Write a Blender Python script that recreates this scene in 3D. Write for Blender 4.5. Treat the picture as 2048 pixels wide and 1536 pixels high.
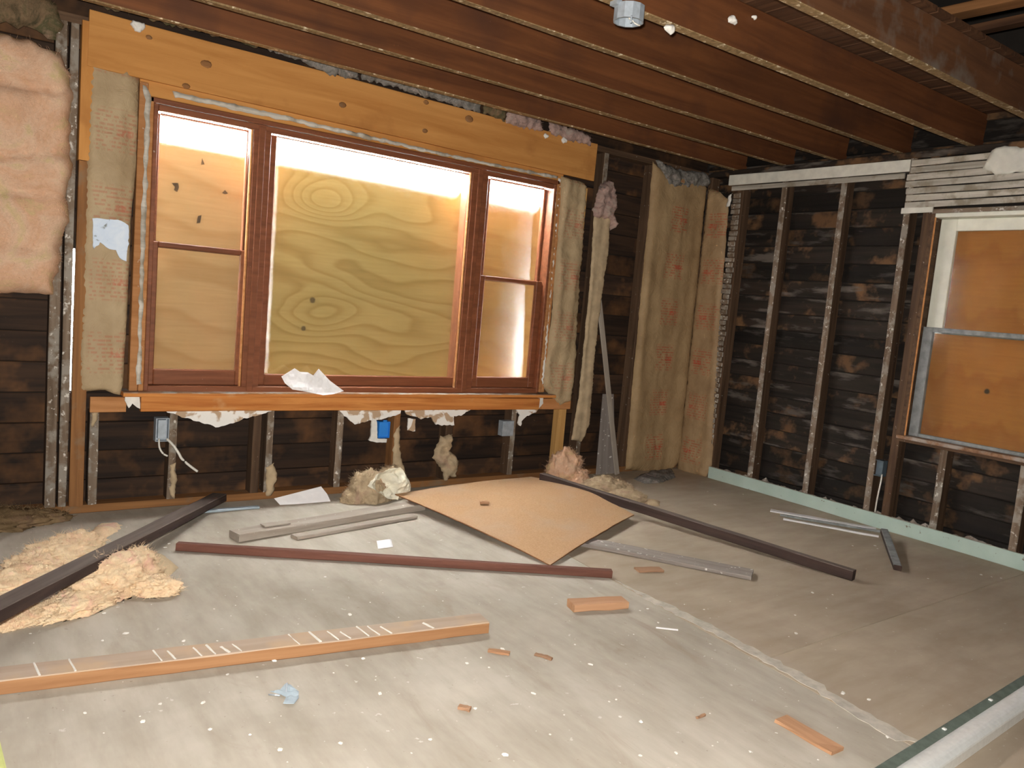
import bpy, bmesh, math, random
from mathutils import Vector, Matrix, noise
from mathutils.geometry import delaunay_2d_cdt

for o in list(bpy.data.objects):
    bpy.data.objects.remove(o, do_unlink=True)
scn = bpy.context.scene
C = scn.collection

# ------------------------------------------------------------------ camera
FPX, YAW, PITCH, ROLL, CAMH = 1571.54, 0.62959, 0.105187, 0.087709, 1.2
_f = Vector((math.sin(YAW)*math.cos(PITCH), math.cos(YAW)*math.cos(PITCH), -math.sin(PITCH)))
_r = Vector((math.cos(YAW), -math.sin(YAW), 0))
_u = _r.cross(_f)
RIGHT = _r*math.cos(ROLL) + _u*math.sin(ROLL)
UP = -_r*math.sin(ROLL) + _u*math.cos(ROLL)
FWD = _f
CAM = Vector((0, 0, CAMH))
cd = bpy.data.cameras.new('camera')
cd.sensor_width = 36.0
cd.lens = FPX/2048*36
cd.clip_start = 0.02
cam = bpy.data.objects.new('camera', cd)
C.objects.link(cam)
cam.matrix_world = Matrix(((RIGHT.x, UP.x, -FWD.x, CAM.x), (RIGHT.y, UP.y, -FWD.y, CAM.y), (RIGHT.z, UP.z, -FWD.z, CAM.z), (0, 0, 0, 1)))
scn.camera = cam

# ------------------------------------------------------------------ world, lights, exposure
w = bpy.data.worlds.new('overcast_sky')
scn.world = w
w.use_nodes = True
bg = w.node_tree.nodes['Background']
bg.inputs[0].default_value = (0.97, 0.98, 1.0, 1)
bg.inputs[1].default_value = 62.0
fl = bpy.data.lights.new('camera_flash', 'AREA')
fl.shape = 'DISK'; fl.size = 0.05; fl.energy = 100; fl.color = (1.0, 0.95, 0.88)
flo = bpy.data.objects.new('camera_flash', fl)
C.objects.link(flo)
flo.matrix_world = cam.matrix_world.copy()
flo.location = CAM + UP*0.07 - RIGHT*0.03 + FWD*0.02
vs = scn.view_settings
vs.view_transform = 'Standard'; vs.look = 'None'; vs.exposure = 0.6; vs.gamma = 1.0
vs.use_curve_mapping = False

# ------------------------------------------------------------------ measuring helpers: sight a point of a real plane
YW, XR, ZJ = 4.174, 4.72, 2.30       # stud faces of the window wall and of the right wall, underside of the joists
def sight(px, py): return RIGHT*(px-1024) - UP*(py-768) + FWD*FPX
def W(px, py, d=0.0):
    s = sight(px, py); return CAM + s*((YW+d-CAM.y)/s.y)
def RW(px, py, d=0.0):
    s = sight(px, py); return CAM + s*((XR+d-CAM.x)/s.x)
def F(px, py, z=0.0):
    s = sight(px, py); return CAM + s*((z-CAM.z)/s.z)
def PY(px, py, y):
    s = sight(px, py); return CAM + s*((y-CAM.y)/s.y)
rnd = random.Random(7)

# ------------------------------------------------------------------ materials
class NT:
    def __init__(s, name, rough=0.85, metal=0.0, spec=0.25):
        s.m = bpy.data.materials.new(name); s.m.use_nodes = True
        s.t = s.m.node_tree; s.b = s.t.nodes['Principled BSDF']
        s.b.inputs['Roughness'].default_value = rough
        s.b.inputs['Metallic'].default_value = metal
        s.b.inputs['Specular IOR Level'].default_value = spec
    def n(s, typ, **kw):
        nd = s.t.nodes.new(typ)
        for k, v in kw.items(): setattr(nd, k, v)
        return nd
    def l(s, a, b): s.t.links.new(a, b)
    def coord(s, scale=(1, 1, 1), rnd=True):
        tc = s.n('ShaderNodeTexCoord'); mp = s.n('ShaderNodeMapping')
        mp.inputs['Scale'].default_value = scale
        s.l(tc.outputs['Object'], mp.inputs['Vector'])
        if rnd:
            oi = s.n('ShaderNodeObjectInfo'); mu = s.n('ShaderNodeMath', operation='MULTIPLY'); mu.inputs[1].default_value = 37.0
            s.l(oi.outputs['Random'], mu.inputs[0]); s.l(mu.outputs[0], mp.inputs['Location'])
        return mp.outputs[0]
    def noise(s, vec, scale, detail=4, rough=0.55, dist=0.0):
        nd = s.n('ShaderNodeTexNoise'); nd.inputs['Scale'].default_value = scale; nd.inputs['Detail'].default_value = detail
        nd.inputs['Roughness'].default_value = rough; nd.inputs['Distortion'].default_value = dist
        s.l(vec, nd.inputs['Vector']); return nd.outputs['Fac']
    def ramp(s, fac, stops):
        r = s.n('ShaderNodeValToRGB'); e = r.color_ramp.elements
        while len(e) < len(stops): e.new(0.5)
        for k, (p, c) in enumerate(stops):
            e[k].position = p; e[k].color = (c[0], c[1], c[2], 1) if hasattr(c, '__len__') else (c, c, c, 1)
        s.l(fac, r.inputs[0]); return r.outputs[0]
    def mix(s, fac, a, b, mode='MIX'):
        m = s.n('ShaderNodeMix', data_type='RGBA', blend_type=mode)
        for v, k in ((fac, 0), (a, 6), (b, 7)):
            if hasattr(v, 'is_linked') or hasattr(v, 'links'): s.l(v, m.inputs[k])
            elif k == 0: m.inputs[0].default_value = v
            else: m.inputs[k].default_value = (v[0], v[1], v[2], 1)
        return m.outputs[2]
    def math(s, op, a, b=None, c=None):
        m = s.n('ShaderNodeMath', operation=op)
        for k, v in enumerate((a, b, c)):
            if v is None: continue
            if isinstance(v, (int, float)): m.inputs[k].default_value = v
            else: s.l(v, m.inputs[k])
        return m.outputs[0]
    def bump(s, h, strength=0.3, dist=0.01):
        b = s.n('ShaderNodeBump'); b.inputs['Strength'].default_value = strength; b.inputs['Distance'].default_value = dist
        s.l(h, b.inputs['Height']); s.l(b.outputs[0], s.b.inputs['Normal'])
    def out(s, col):
        s.l(col, s.b.inputs['Base Color']); return s.m
    def vary(s, col, lo=0.8, hi=1.2):
        oi = s.n('ShaderNodeObjectInfo'); mr = s.n('ShaderNodeMapRange')
        mr.inputs[3].default_value = lo; mr.inputs[4].default_value = hi
        s.l(oi.outputs['Random'], mr.inputs[0])
        h = s.n('ShaderNodeHueSaturation'); s.l(mr.outputs[0], h.inputs['Value']); s.l(col, h.inputs['Color'])
        return h.outputs[0]

def wood(name, dark, light, grain=26, blotch=None, bthr=(0.5, 0.62), bscale=4.0, speck=None, sthr=(0.66, 0.7), sscale=40, lo=0.85, hi=1.15, rough=0.8, streak=0.06, grey=None):
    t = NT(name, rough)
    v = t.coord((grain*streak, grain, grain))
    g = t.noise(v, 1.0, 5, 0.6, 0.6)
    col = t.ramp(g, [(0.3, dark), (0.68, light)])
    pv = t.coord((1, 1, 1))
    if blotch:
        b = t.noise(pv, bscale, 4, 0.6)
        col = t.mix(t.ramp(b, [(bthr[0], 0), (bthr[1], 1)]), col, blotch)
    if grey:
        b = t.noise(t.coord((0.35, 1.6, 1.6)), bscale*1.7, 4, 0.6)
        col = t.mix(t.ramp(b, [(0.56, 0), (0.68, 1)]), col, grey)
    if speck:
        k = t.noise(pv, sscale, 3, 0.6)
        col = t.mix(t.ramp(k, [(sthr[0], 0), (sthr[1], 1)]), col, speck)
    col = t.vary(col, lo, hi)
    t.bump(g, 0.25, 0.004)
    return t.out(col)

def plain(name, col, rough=0.6, metal=0.0, var=0.12, scale=12, spec=0.3):
    t = NT(name, rough, metal, spec)
    v = t.coord((1, 1, 1))
    g = t.noise(v, scale, 4)
    a = [c*(1-var) for c in col]; b = [min(1, c*(1+var)) for c in col]
    t.bump(g, 0.15, 0.003)
    return t.out(t.ramp(g, [(0.3, a), (0.7, b)]))

def fluff(name, cols, scale=7, bs=1.0):
    t = NT(name, 1.0, 0, 0.0)
    v = t.coord((1, 1, 1))
    g = t.noise(v, scale, 6, 0.65, 0.8)
    k = len(cols)-1
    col = t.ramp(g, [(0.32+0.36*i/k, c) for i, c in enumerate(cols)])
    h = t.noise(v, 70, 6, 0.75, 1.5)
    col = t.mix(0.3, col, t.ramp(h, [(0.3, (0.4, 0.33, 0.28)), (0.6, (1, 0.96, 0.9))]), 'MULTIPLY')
    t.bump(h, bs*0.6, 0.008)
    return t.out(col)

def plywood(name, base, line, ax, knots, rings, freq=9.0, stretch=0.33, lo=1.0):
    """rotary-cut veneer: contour lines of a stretched field; ax = which local axis runs along the grain"""
    t = NT(name, 0.7, 0, 0.2)
    tc = t.n('ShaderNodeTexCoord'); sp = t.n('ShaderNodeSeparateXYZ'); t.l(tc.outputs['Object'], sp.inputs[0])
    u = sp.outputs[ax]; z = sp.outputs[2]
    cb = t.n('ShaderNodeCombineXYZ'); t.l(t.math('MULTIPLY', u, stretch), cb.inputs[0]); t.l(z, cb.inputs[1])
    f = t.noise(cb.outputs[0], 2.6, 2, 0.4, 0.15)
    field = t.math('MULTIPLY', f, freq)
    field = t.math('ADD', field, t.math('MULTIPLY', z, 3.0))
    cu = t.n('ShaderNodeCombineXYZ'); t.l(u, cu.inputs[0]); t.l(z, cu.inputs[1])
    col = None
    for (ku, kz, amp, rad) in rings:
        d2 = t.math('ADD', t.math('POWER', t.math('ABSOLUTE', t.math('MULTIPLY', t.math('SUBTRACT', u, ku), 0.6)), 2.0), t.math('POWER', t.math('ABSOLUTE', t.math('SUBTRACT', z, kz)), 2.0))
        e = t.math('EXPONENT', t.math('MULTIPLY', d2, -1.0/(rad*rad)))
        field = t.math('ADD', field, t.math('MULTIPLY', e, amp))
    fr = t.math('FRACT', field)
    lines = t.ramp(fr, [(0.0, 0.0), (0.55, 0.25), (0.86, 1.0), (1.0, 0.0)])
    cb2 = t.n('ShaderNodeCombineXYZ'); t.l(t.math('MULTIPLY', u, 3.0), cb2.inputs[0]); t.l(t.math('MULTIPLY', z, 60.0), cb2.inputs[1])
    fine = t.noise(cb2.outputs[0], 1.0, 4, 0.6)
    col = t.mix(t.math('MULTIPLY', lines, 0.62), base, line)
    col = t.mix(0.5, col, t.ramp(fine, [(0.3, (0.72, 0.7, 0.66)), (0.7, (1, 1, 1))]), 'MULTIPLY')
    big = t.noise(cu.outputs[0], 2.2, 3)
    col = t.mix(0.5, col, t.ramp(big, [(0.3, (0.72, 0.76, 0.6)), (0.7, (1.0, 0.97, 0.94))]), 'MULTIPLY')
    for (ku, kz, rad) in knots:
        d = t.math('SQRT', t.math('ADD', t.math('POWER', t.math('ABSOLUTE', t.math('SUBTRACT', u, ku)), 2.0), t.math('POWER', t.math('ABSOLUTE', t.math('SUBTRACT', z, kz)), 2.0)))
        d = t.math('ADD', d, t.math('MULTIPLY', t.math('SUBTRACT', fine, 0.5), rad*0.5))
        col = t.mix(t.ramp(t.math('DIVIDE', d, rad), [(0.55, 1.0), (0.95, 0.0)]), col, (0.06, 0.04, 0.02))
    return t.out(col)

M = {}
M['stud'] = wood('old_stud_wood', (0.045, 0.025, 0.014), (0.12, 0.07, 0.04), speck=(0.35, 0.31, 0.27), sthr=(0.68, 0.74))
M['stud_face'] = wood('plaster_stained_stud_edge', (0.10, 0.065, 0.04), (0.24, 0.18, 0.13), blotch=(0.28, 0.25, 0.21), bthr=(0.48, 0.6), bscale=14, speck=(0.62, 0.58, 0.52), sthr=(0.6, 0.68), sscale=38)
M['sheath'] = wood('dark_sheathing_wood', (0.014, 0.009, 0.007), (0.055, 0.029, 0.016), grain=20, blotch=(0.15, 0.068, 0.026), bthr=(0.5, 0.7), bscale=3.2, lo=0.6, hi=1.3)
M['sheath_r'] = wood('blackened_lap_board', (0.008, 0.006, 0.005), (0.026, 0.018, 0.013), grain=20, blotch=(0.125, 0.066, 0.03), bthr=(0.54, 0.66), bscale=5.0, lo=0.5, hi=1.35, grey=(0.10, 0.085, 0.072))
M['siding'] = plain('siding_backing', (0.02, 0.016, 0.013), 0.95)
M['siding_out'] = plain('painted_siding', (0.55, 0.55, 0.52), 0.8)
M['header'] = wood('golden_fir_header', (0.44, 0.185, 0.045), (0.60, 0.29, 0.085), grain=14, blotch=(0.36, 0.145, 0.038), bthr=(0.56, 0.75), bscale=3, streak=0.08, lo=0.95, hi=1.05)
M['oldfir'] = wood('brown_fir_post', (0.17, 0.075, 0.028), (0.30, 0.14, 0.05), blotch=(0.22, 0.15, 0.09), bthr=(0.55, 0.7), bscale=6)
M['lightfir'] = wood('light_fir_post', (0.46, 0.24, 0.075), (0.62, 0.36, 0.13))
M['apron'] = wood('orange_fir_apron', (0.36, 0.105, 0.02), (0.62, 0.27, 0.075), grain=30, blotch=(0.55, 0.30, 0.13), bthr=(0.6, 0.75), bscale=5, streak=0.05)
M['frame'] = wood('stained_window_wood', (0.15, 0.05, 0.022), (0.24, 0.085, 0.038), grain=30, speck=(0.4, 0.3, 0.22), sthr=(0.72, 0.78), lo=0.95, hi=1.05, rough=0.5)
M['jamb'] = wood('raw_jamb_wood', (0.36, 0.15, 0.05), (0.52, 0.25, 0.10), grain=30, speck=(0.6, 0.5, 0.4), sthr=(0.7, 0.76))
M['sill'] = wood('dusty_sill_wood', (0.17, 0.085, 0.045), (0.34, 0.2, 0.12), blotch=(0.36, 0.31, 0.27), bthr=(0.45, 0.6), bscale=10)
M['joist'] = wood('red_brown_joist', (0.085, 0.030, 0.012), (0.165, 0.06, 0.021), grain=16, blotch=(0.07, 0.028, 0.015), bthr=(0.5, 0.75), bscale=2.2, lo=0.85, hi=1.15, rough=0.6)
M['joist_dusty'] = wood('dusty_brown_joist', (0.085, 0.035, 0.016), (0.16, 0.068, 0.028), grain=16, blotch=(0.17, 0.13, 0.10), bthr=(0.5, 0.68), bscale=5, lo=1, hi=1)
M['joist_bot'] = wood('plaster_marked_joist_edge', (0.15, 0.095, 0.04), (0.30, 0.20, 0.10), grain=40, streak=1.6, speck=(0.62, 0.52, 0.36), sthr=(0.58, 0.66), sscale=30)
M['deck'] = wood('attic_deck_board', (0.05, 0.022, 0.011), (0.13, 0.06, 0.028))
M['atticlight'] = wood('attic_cross_board', (0.14, 0.06, 0.02), (0.26, 0.12, 0.045))
M['darkbeam'] = wood('dark_old_lumber', (0.03, 0.019, 0.016), (0.065, 0.04, 0.032), speck=(0.2, 0.16, 0.14), sthr=(0.72, 0.78), lo=1, hi=1)
M['darkbeam_top'] = wood('dusty_dark_lumber_face', (0.085, 0.064, 0.055), (0.145, 0.112, 0.095), lo=1, hi=1)
M['redbar'] = wood('red_brown_strip', (0.095, 0.038, 0.026), (0.17, 0.072, 0.05), lo=1, hi=1)
M['tanboard'] = wood('orange_tan_lumber', (0.26, 0.125, 0.055), (0.36, 0.19, 0.09), lo=1, hi=1)
def _tanmarks():
    t = NT('dusty_marked_lumber_face', 0.9)
    v = t.coord((1, 1, 1))
    g = t.noise(t.coord((1.5, 24, 24)), 1, 4)
    col = t.ramp(g, [(0.3, (0.36, 0.27, 0.20)), (0.7, (0.46, 0.36, 0.28))])
    b = t.noise(v, 6, 4)
    col = t.mix(t.ramp(b, [(0.48, 0), (0.65, 1)]), col, (0.47, 0.34, 0.23))
    return t.out(col)
M['tanmark'] = _tanmarks()
M['grayplank'] = wood('grey_dusty_plank', (0.27, 0.225, 0.185), (0.40, 0.35, 0.295), blotch=(0.33, 0.28, 0.23), speck=(0.62, 0.58, 0.53), sthr=(0.68, 0.74), lo=0.95, hi=1.05)
M['mauveplank'] = wood('mauve_grey_plank', (0.20, 0.17, 0.15), (0.30, 0.26, 0.235), speck=(0.66, 0.62, 0.58), sthr=(0.64, 0.68), sscale=30, lo=1, hi=1)
M['chip'] = wood('splintered_wood', (0.33, 0.165, 0.085), (0.48, 0.28, 0.16))
M['chipdark'] = wood('brown_wood_offcut', (0.24, 0.13, 0.075), (0.34, 0.2, 0.12))
M['lathgray'] = wood('plaster_grey_lath', (0.34, 0.31, 0.26), (0.60, 0.56, 0.49), grain=30, blotch=(0.30, 0.26, 0.2), bthr=(0.5, 0.62), bscale=8, lo=0.8, hi=1.1)
M['plasterpaint'] = plain('grey_white_painted_plaster', (0.68, 0.67, 0.60), 0.7, var=0.12, scale=16)
M['whitepaint'] = plain('old_white_paint', (0.76, 0.76, 0.66), 0.5, var=0.1, scale=9)
M['graypaint'] = plain('weathered_grey_paint', (0.24, 0.25, 0.25), 0.7, var=0.3, scale=22)
M['mint'] = None
def _mint():
    t = NT('pale_mint_paint', 0.55)
    v = t.coord((1, 1, 1))
    g = t.noise(v, 6, 4); col = t.ramp(g, [(0.3, (0.39, 0.50, 0.44)), (0.7, (0.45, 0.56, 0.50))])
    k = t.noise(v, 26, 4, 0.65)
    col = t.mix(t.ramp(k, [(0.66, 0), (0.70, 1)]), col, (0.16, 0.12, 0.08))
    return t.out(col)
M['mint'] = _mint()
M['white'] = plain('white_paper', (0.90, 0.89, 0.90), 0.7, var=0.04, scale=20)
M['whitelath'] = plain('white_painted_strip', (0.72, 0.70, 0.70), 0.6, var=0.08, scale=20)
M['cream'] = plain('cream_paper', (0.80, 0.76, 0.62), 0.85, var=0.12, scale=18)
M['plaster'] = plain('white_plaster', (0.74, 0.72, 0.67), 0.9, var=0.1, scale=30)
M['drywall'] = None
def _dry():
    t = NT('torn_drywall_paper', 0.9)
    v = t.coord((1, 1, 1))
    k = t.noise(v, 11, 3, 0.5, 0.6)
    return t.out(t.ramp(k, [(0.44, (0.46, 0.33, 0.22)), (0.49, (0.82, 0.80, 0.76))]))
M['drywall'] = _dry()
def _bluepaint():
    t = NT('pale_blue_painted_scrap', 0.6)
    v = t.coord((1, 1, 1))
    k = t.noise(v, 17, 4, 0.6, 0.5)
    return t.out(t.ramp(k, [(0.34, (0.20, 0.22, 0.22)), (0.40, (0.60, 0.70, 0.84)), (0.7, (0.70, 0.78, 0.88))]))
M['bluescrap'] = _bluepaint()
M['bluebox'] = plain('blue_plastic', (0.03, 0.22, 0.66), 0.45, var=0.08)
M['bluegray'] = plain('blue_grey_strip', (0.34, 0.41, 0.46), 0.6, var=0.12)
M['galv'] = plain('galvanised_steel', (0.40, 0.45, 0.50), 0.45, 0.35, var=0.15, scale=40)
M['darkgalv'] = plain('dull_box_steel', (0.12, 0.16, 0.19), 0.5, 0.3, var=0.15, scale=40)
M['cable'] = plain('white_cable_sheath', (0.72, 0.69, 0.62), 0.5, var=0.05)
M['alu'] = plain('bright_aluminium', (0.88, 0.90, 0.88), 0.3, 0.25, var=0.06, scale=60)
M['alu_shade'] = plain('shaded_green_grey_metal', (0.16, 0.20, 0.17), 0.5, 0.3, var=0.2, scale=30)  # channel's dark face: the shade cast on it is put into the colour
M['yellowgreen'] = plain('yellow_green_paint', (0.52, 0.55, 0.20), 0.6)
M['cardboard'] = None
def _card():
    t = NT('brown_hardboard', 0.8, 0, 0.2)
    v = t.coord((1, 1, 1))
    g = t.noise(v, 120, 3, 0.6); b = t.noise(v, 3.0, 3)
    col = t.ramp(g, [(0.3, (0.40, 0.235, 0.12)), (0.7, (0.50, 0.315, 0.175))])
    col = t.mix(t.ramp(b, [(0.5, 0), (0.75, 0.5)]), col, (0.43, 0.33, 0.25))
    return t.out(col)
M['cardboard'] = _card()
M['cardedge'] = plain('brown_hardboard_edge', (0.24, 0.11, 0.05), 0.9)
M['pink'] = fluff('pink_fibreglass', [(0.62, 0.47, 0.25), (0.70, 0.43, 0.28), (0.74, 0.51, 0.36), (0.64, 0.50, 0.27)], 5)
M['pinkyellow'] = fluff('pink_yellow_fibreglass', [(0.80, 0.50, 0.38), (0.86, 0.64, 0.42), (0.86, 0.70, 0.48), (0.82, 0.50, 0.40)], 9)
M['tanfluff'] = fluff('dusty_tan_fibreglass', [(0.38, 0.29, 0.19), (0.52, 0.41, 0.27), (0.44, 0.30, 0.22)], 8)
M['brownfluff'] = fluff('brown_dirty_fibreglass', [(0.16, 0.11, 0.06), (0.26, 0.18, 0.10), (0.22, 0.14, 0.10)], 8)
M['graytuft'] = fluff('grey_dusty_fibreglass', [(0.10, 0.10, 0.095), (0.30, 0.28, 0.26), (0.15, 0.145, 0.13), (0.42, 0.36, 0.33)], 12)
M['pinktuft'] = fluff('pinkish_grey_fibreglass', [(0.16, 0.13, 0.12), (0.48, 0.33, 0.29), (0.42, 0.36, 0.31)], 12)
M['rubble'] = fluff('pale_plaster_rubble', [(0.20, 0.17, 0.14), (0.45, 0.41, 0.36), (0.28, 0.23, 0.19), (0.55, 0.5, 0.45)], 22)
M['moldbatt'] = fluff('mouldy_fibreglass', [(0.07, 0.06, 0.035), (0.22, 0.15, 0.09), (0.10, 0.095, 0.05), (0.28, 0.19, 0.13)], 7)
def kraft(name, base, dark, red=0.5, ax=0):
    t = NT(name, 0.75, 0, 0.2)
    tc = t.n('ShaderNodeTexCoord'); sp = t.n('ShaderNodeSeparateXYZ'); t.l(tc.outputs['Object'], sp.inputs[0])
    v = t.coord((1, 1, 1)); u = sp.outputs[ax]; z = sp.outputs[2]
    g = t.noise(v, 5, 4, 0.6)
    col = t.ramp(g, [(0.3, dark), (0.7, base)])
    # faint printed lines: groups of red rows repeating up the strip
    per = t.math('FRACT', t.math('MULTIPLY', z, 2.9))
    grp = t.ramp(per, [(0.0, 0.0), (0.30, 0.0), (0.34, 1.0), (0.86, 1.0), (0.90, 0.0)])
    rows = t.ramp(t.math('FRACT', t.math('MULTIPLY', z, 52.0)), [(0.45, 0.0), (0.52, 1.0)])
    cb = t.n('ShaderNodeCombineXYZ'); t.l(t.math('MULTIPLY', u, 90.0), cb.inputs[0]); t.l(t.math('MULTIPLY', t.math('FLOOR', t.math('MULTIPLY', z, 52.0)), 3.7), cb.inputs[1])
    word = t.ramp(t.noise(cb.outputs[0], 0.55, 2), [(0.47, 0.0), (0.52, 1.0)])
    lat = t.ramp(t.math('ABSOLUTE', u), [(0.085, 1.0), (0.10, 0.0)])
    fac = t.math('MULTIPLY', t.math('MULTIPLY', grp, rows), t.math('MULTIPLY', word, lat))
    # the bolder block of each group
    blk = t.ramp(t.math('FRACT', t.math('MULTIPLY', z, 2.9)), [(0.52, 0.0), (0.54, 1.0), (0.62, 1.0), (0.64, 0.0)])
    lat2 = t.ramp(u, [(0.0, 0.0), (0.01, 1.0), (0.07, 1.0), (0.08, 0.0)])
    bw = t.ramp(t.noise(v, 60, 2), [(0.42, 0.2), (0.55, 1.0)])
    fac2 = t.math('MULTIPLY', t.math('MULTIPLY', blk, lat2), bw)
    col = t.mix(t.math('MULTIPLY', fac, red), col, (0.42, 0.07, 0.035))
    col = t.mix(t.math('MULTIPLY', fac2, red*1.15), col, (0.48, 0.05, 0.03))
    h = t.noise(v, 14, 5, 0.6, 1.0)
    t.bump(h, 0.5, 0.015)
    t.b.inputs['Roughness'].default_value = 0.6
    return t.out(col)
M['kraft'] = kraft('printed_kraft_facing', (0.42, 0.29, 0.155), (0.31, 0.205, 0.105), 0.55, 0)
M['kraft_r'] = kraft('printed_kraft_facing_side', (0.42, 0.29, 0.16), (0.30, 0.195, 0.105), 0.5, 1)
M['kraftpale'] = kraft('pale_kraft_facing', (0.46, 0.35, 0.21), (0.36, 0.26, 0.15), 0.32, 0)
M['kraftplain'] = plain('plain_kraft_scrap', (0.46, 0.35, 0.22), 0.85, var=0.2, scale=14)
def _glass(name, scat):
    t = NT(name, 0.05)
    n = t.t.nodes; out = [x for x in n if x.type == 'OUTPUT_MATERIAL'][0]
    tr = t.n('ShaderNodeBsdfTransparent'); gl = t.n('ShaderNodeBsdfGlossy'); gl.inputs['Roughness'].default_value = 0.08
    df = t.n('ShaderNodeBsdfDiffuse'); df.inputs[0].default_value = (0.55, 0.5, 0.42, 1)
    rf_ = t.n('ShaderNodeBsdfRefraction'); rf_.inputs['Roughness'].default_value = 0.40; rf_.inputs['IOR'].default_value = 1.35
    tr.inputs[0].default_value = (0.95, 0.96, 0.94, 1)
    m0 = t.n('ShaderNodeMixShader'); m0.inputs[0].default_value = scat
    t.l(tr.outputs[0], m0.inputs[1]); t.l(rf_.outputs[0], m0.inputs[2])
    m1 = t.n('ShaderNodeMixShader'); m2 = t.n('ShaderNodeMixShader')
    m1.inputs[0].default_value = 0.04; m2.inputs[0].default_value = 0.03
    t.l(m0.outputs[0], m1.inputs[1]); t.l(gl.outputs[0], m1.inputs[2])
    t.l(m1.outputs[0], m2.inputs[1]); t.l(df.outputs[0], m2.inputs[2])
    t.l(m2.outputs[0], out.inputs[0]); n.remove(t.b)
    return t.m
M['glass'] = _glass('dusty_window_glass', 0.14)
M['glass_clear'] = _glass('grimy_window_glass', 0.0)
def _floor():
    t = NT('dusty_grey_floor', 0.75, 0, 0.25)
    v = t.coord((1, 1, 1), False)
    g = t.noise(v, 1.1, 5, 0.6, 0.4)
    col = t.ramp(g, [(0.3, (0.34, 0.30, 0.245)), (0.5, (0.44, 0.40, 0.335)), (0.7, (0.53, 0.485, 0.41))])
    s = t.noise(t.coord((9, 2.0, 1), False), 1.0, 5, 0.65)
    col = t.mix(0.55, col, t.ramp(s, [(0.3, (0.62, 0.57, 0.52)), (0.62, (1, 1, 1))]), 'MULTIPLY')
    b = t.noise(t.coord((2.2, 0.8, 1), False), 3.0, 5, 0.65, 0.8)
    col = t.mix(t.ramp(b, [(0.58, 0), (0.78, 0.5)]), col, (0.27, 0.20, 0.14))
    p = t.noise(v, 34, 3, 0.6)
    col = t.mix(t.ramp(p, [(0.69, 0), (0.73, 0.6)]), col, (0.66, 0.64, 0.60))
    d = t.noise(v, 60, 3, 0.6)
    col = t.mix(t.ramp(d, [(0.70, 0), (0.74, 0.5)]), col, (0.2, 0.15, 0.11))
    t.bump(p, 0.1, 0.003)
    return t.out(col)
M['floor'] = _floor()
def _floor2():
    t = NT('tan_floor_sheet', 0.7, 0, 0.25)
    v = t.coord((1, 1, 1), False)
    g = t.noise(v, 1.6, 5, 0.6, 0.4)
    col = t.ramp(g, [(0.3, (0.34, 0.275, 0.205)), (0.7, (0.47, 0.395, 0.305))])
    s = t.noise(t.coord((3, 12, 1), False), 1.0, 4, 0.6)
    col = t.mix(0.5, col, t.ramp(s, [(0.3, (0.75, 0.7, 0.64)), (0.62, (1, 1, 1))]), 'MULTIPLY')
    p = t.noise(v, 40, 3, 0.6)
    col = t.mix(t.ramp(p, [(0.70, 0), (0.74, 0.5)]), col, (0.6, 0.56, 0.5))
    return t.out(col)
M['floor2'] = _floor2()
M['seam'] = plain('pale_floor_residue', (0.46, 0.42, 0.36), 0.8, var=0.2, scale=25)
M['ground'] = plain('bare_ground', (0.22, 0.2, 0.15), 0.95)
_pc = Vector((2.132, 0, (0.45+W(750, 354, 0.25).z)/2))
_r1, _k1, _k2 = W(652, 398, 0.25)-_pc, W(625, 600, 0.25)-_pc, W(607, 657, 0.25)-_pc
M['plyC'] = plywood('yellow_plywood', (0.68, 0.50, 0.20), (0.38, 0.225, 0.055), 0, [(_k1.x, _k1.z, 0.022), (_k2.x, _k2.z, 0.018)], [(_r1.x, _r1.z, 4.5, 0.13), (_k1.x+0.05, _k1.z-0.05, 3.0, 0.16)], 11.0, 0.28)
M['plyL'] = plywood('tan_plywood', (0.68, 0.46, 0.235), (0.52, 0.31, 0.135), 0, [], [], 4.0)
M['plyR'] = plywood('amber_plywood', (0.62, 0.37, 0.125), (0.46, 0.235, 0.06), 0, [], [], 5.0)
M['plyO'] = plywood('orange_plywood', (0.58, 0.225, 0.045), (0.47, 0.15, 0.025), 1, [(0.06, -0.33, 0.02)], [], 1.2, 3.0)

# ------------------------------------------------------------------ building helpers
def par(o, parent):
    if parent is not None:
        o.parent = parent; o.matrix_parent_inverse = parent.matrix_basis.inverted()
    return o
def link(name, me, mats, parent=None, loc=(0, 0, 0), mw=None):
    o = bpy.data.objects.new(name, me); C.objects.link(o)
    for m in (mats if isinstance(mats, (list, tuple)) else [mats]): me.materials.append(m)
    if mw is not None: o.matrix_world = mw
    else: o.location = loc
    return par(o, parent)
def tag(o, label, cat, group=None):
    o['label'] = label; o['category'] = cat
    if group: o['group'] = group
    return o
def struct(o): o['kind'] = 'structure'; return o
def empty(name, loc=(0, 0, 0)):
    o = bpy.data.objects.new(name, None); C.objects.link(o); o.location = loc; o.empty_display_size = 0.1
    return o
def thing(name, label, cat, loc=(0, 0, 0), group=None): return tag(empty(name, loc), label, cat, group)

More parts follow.
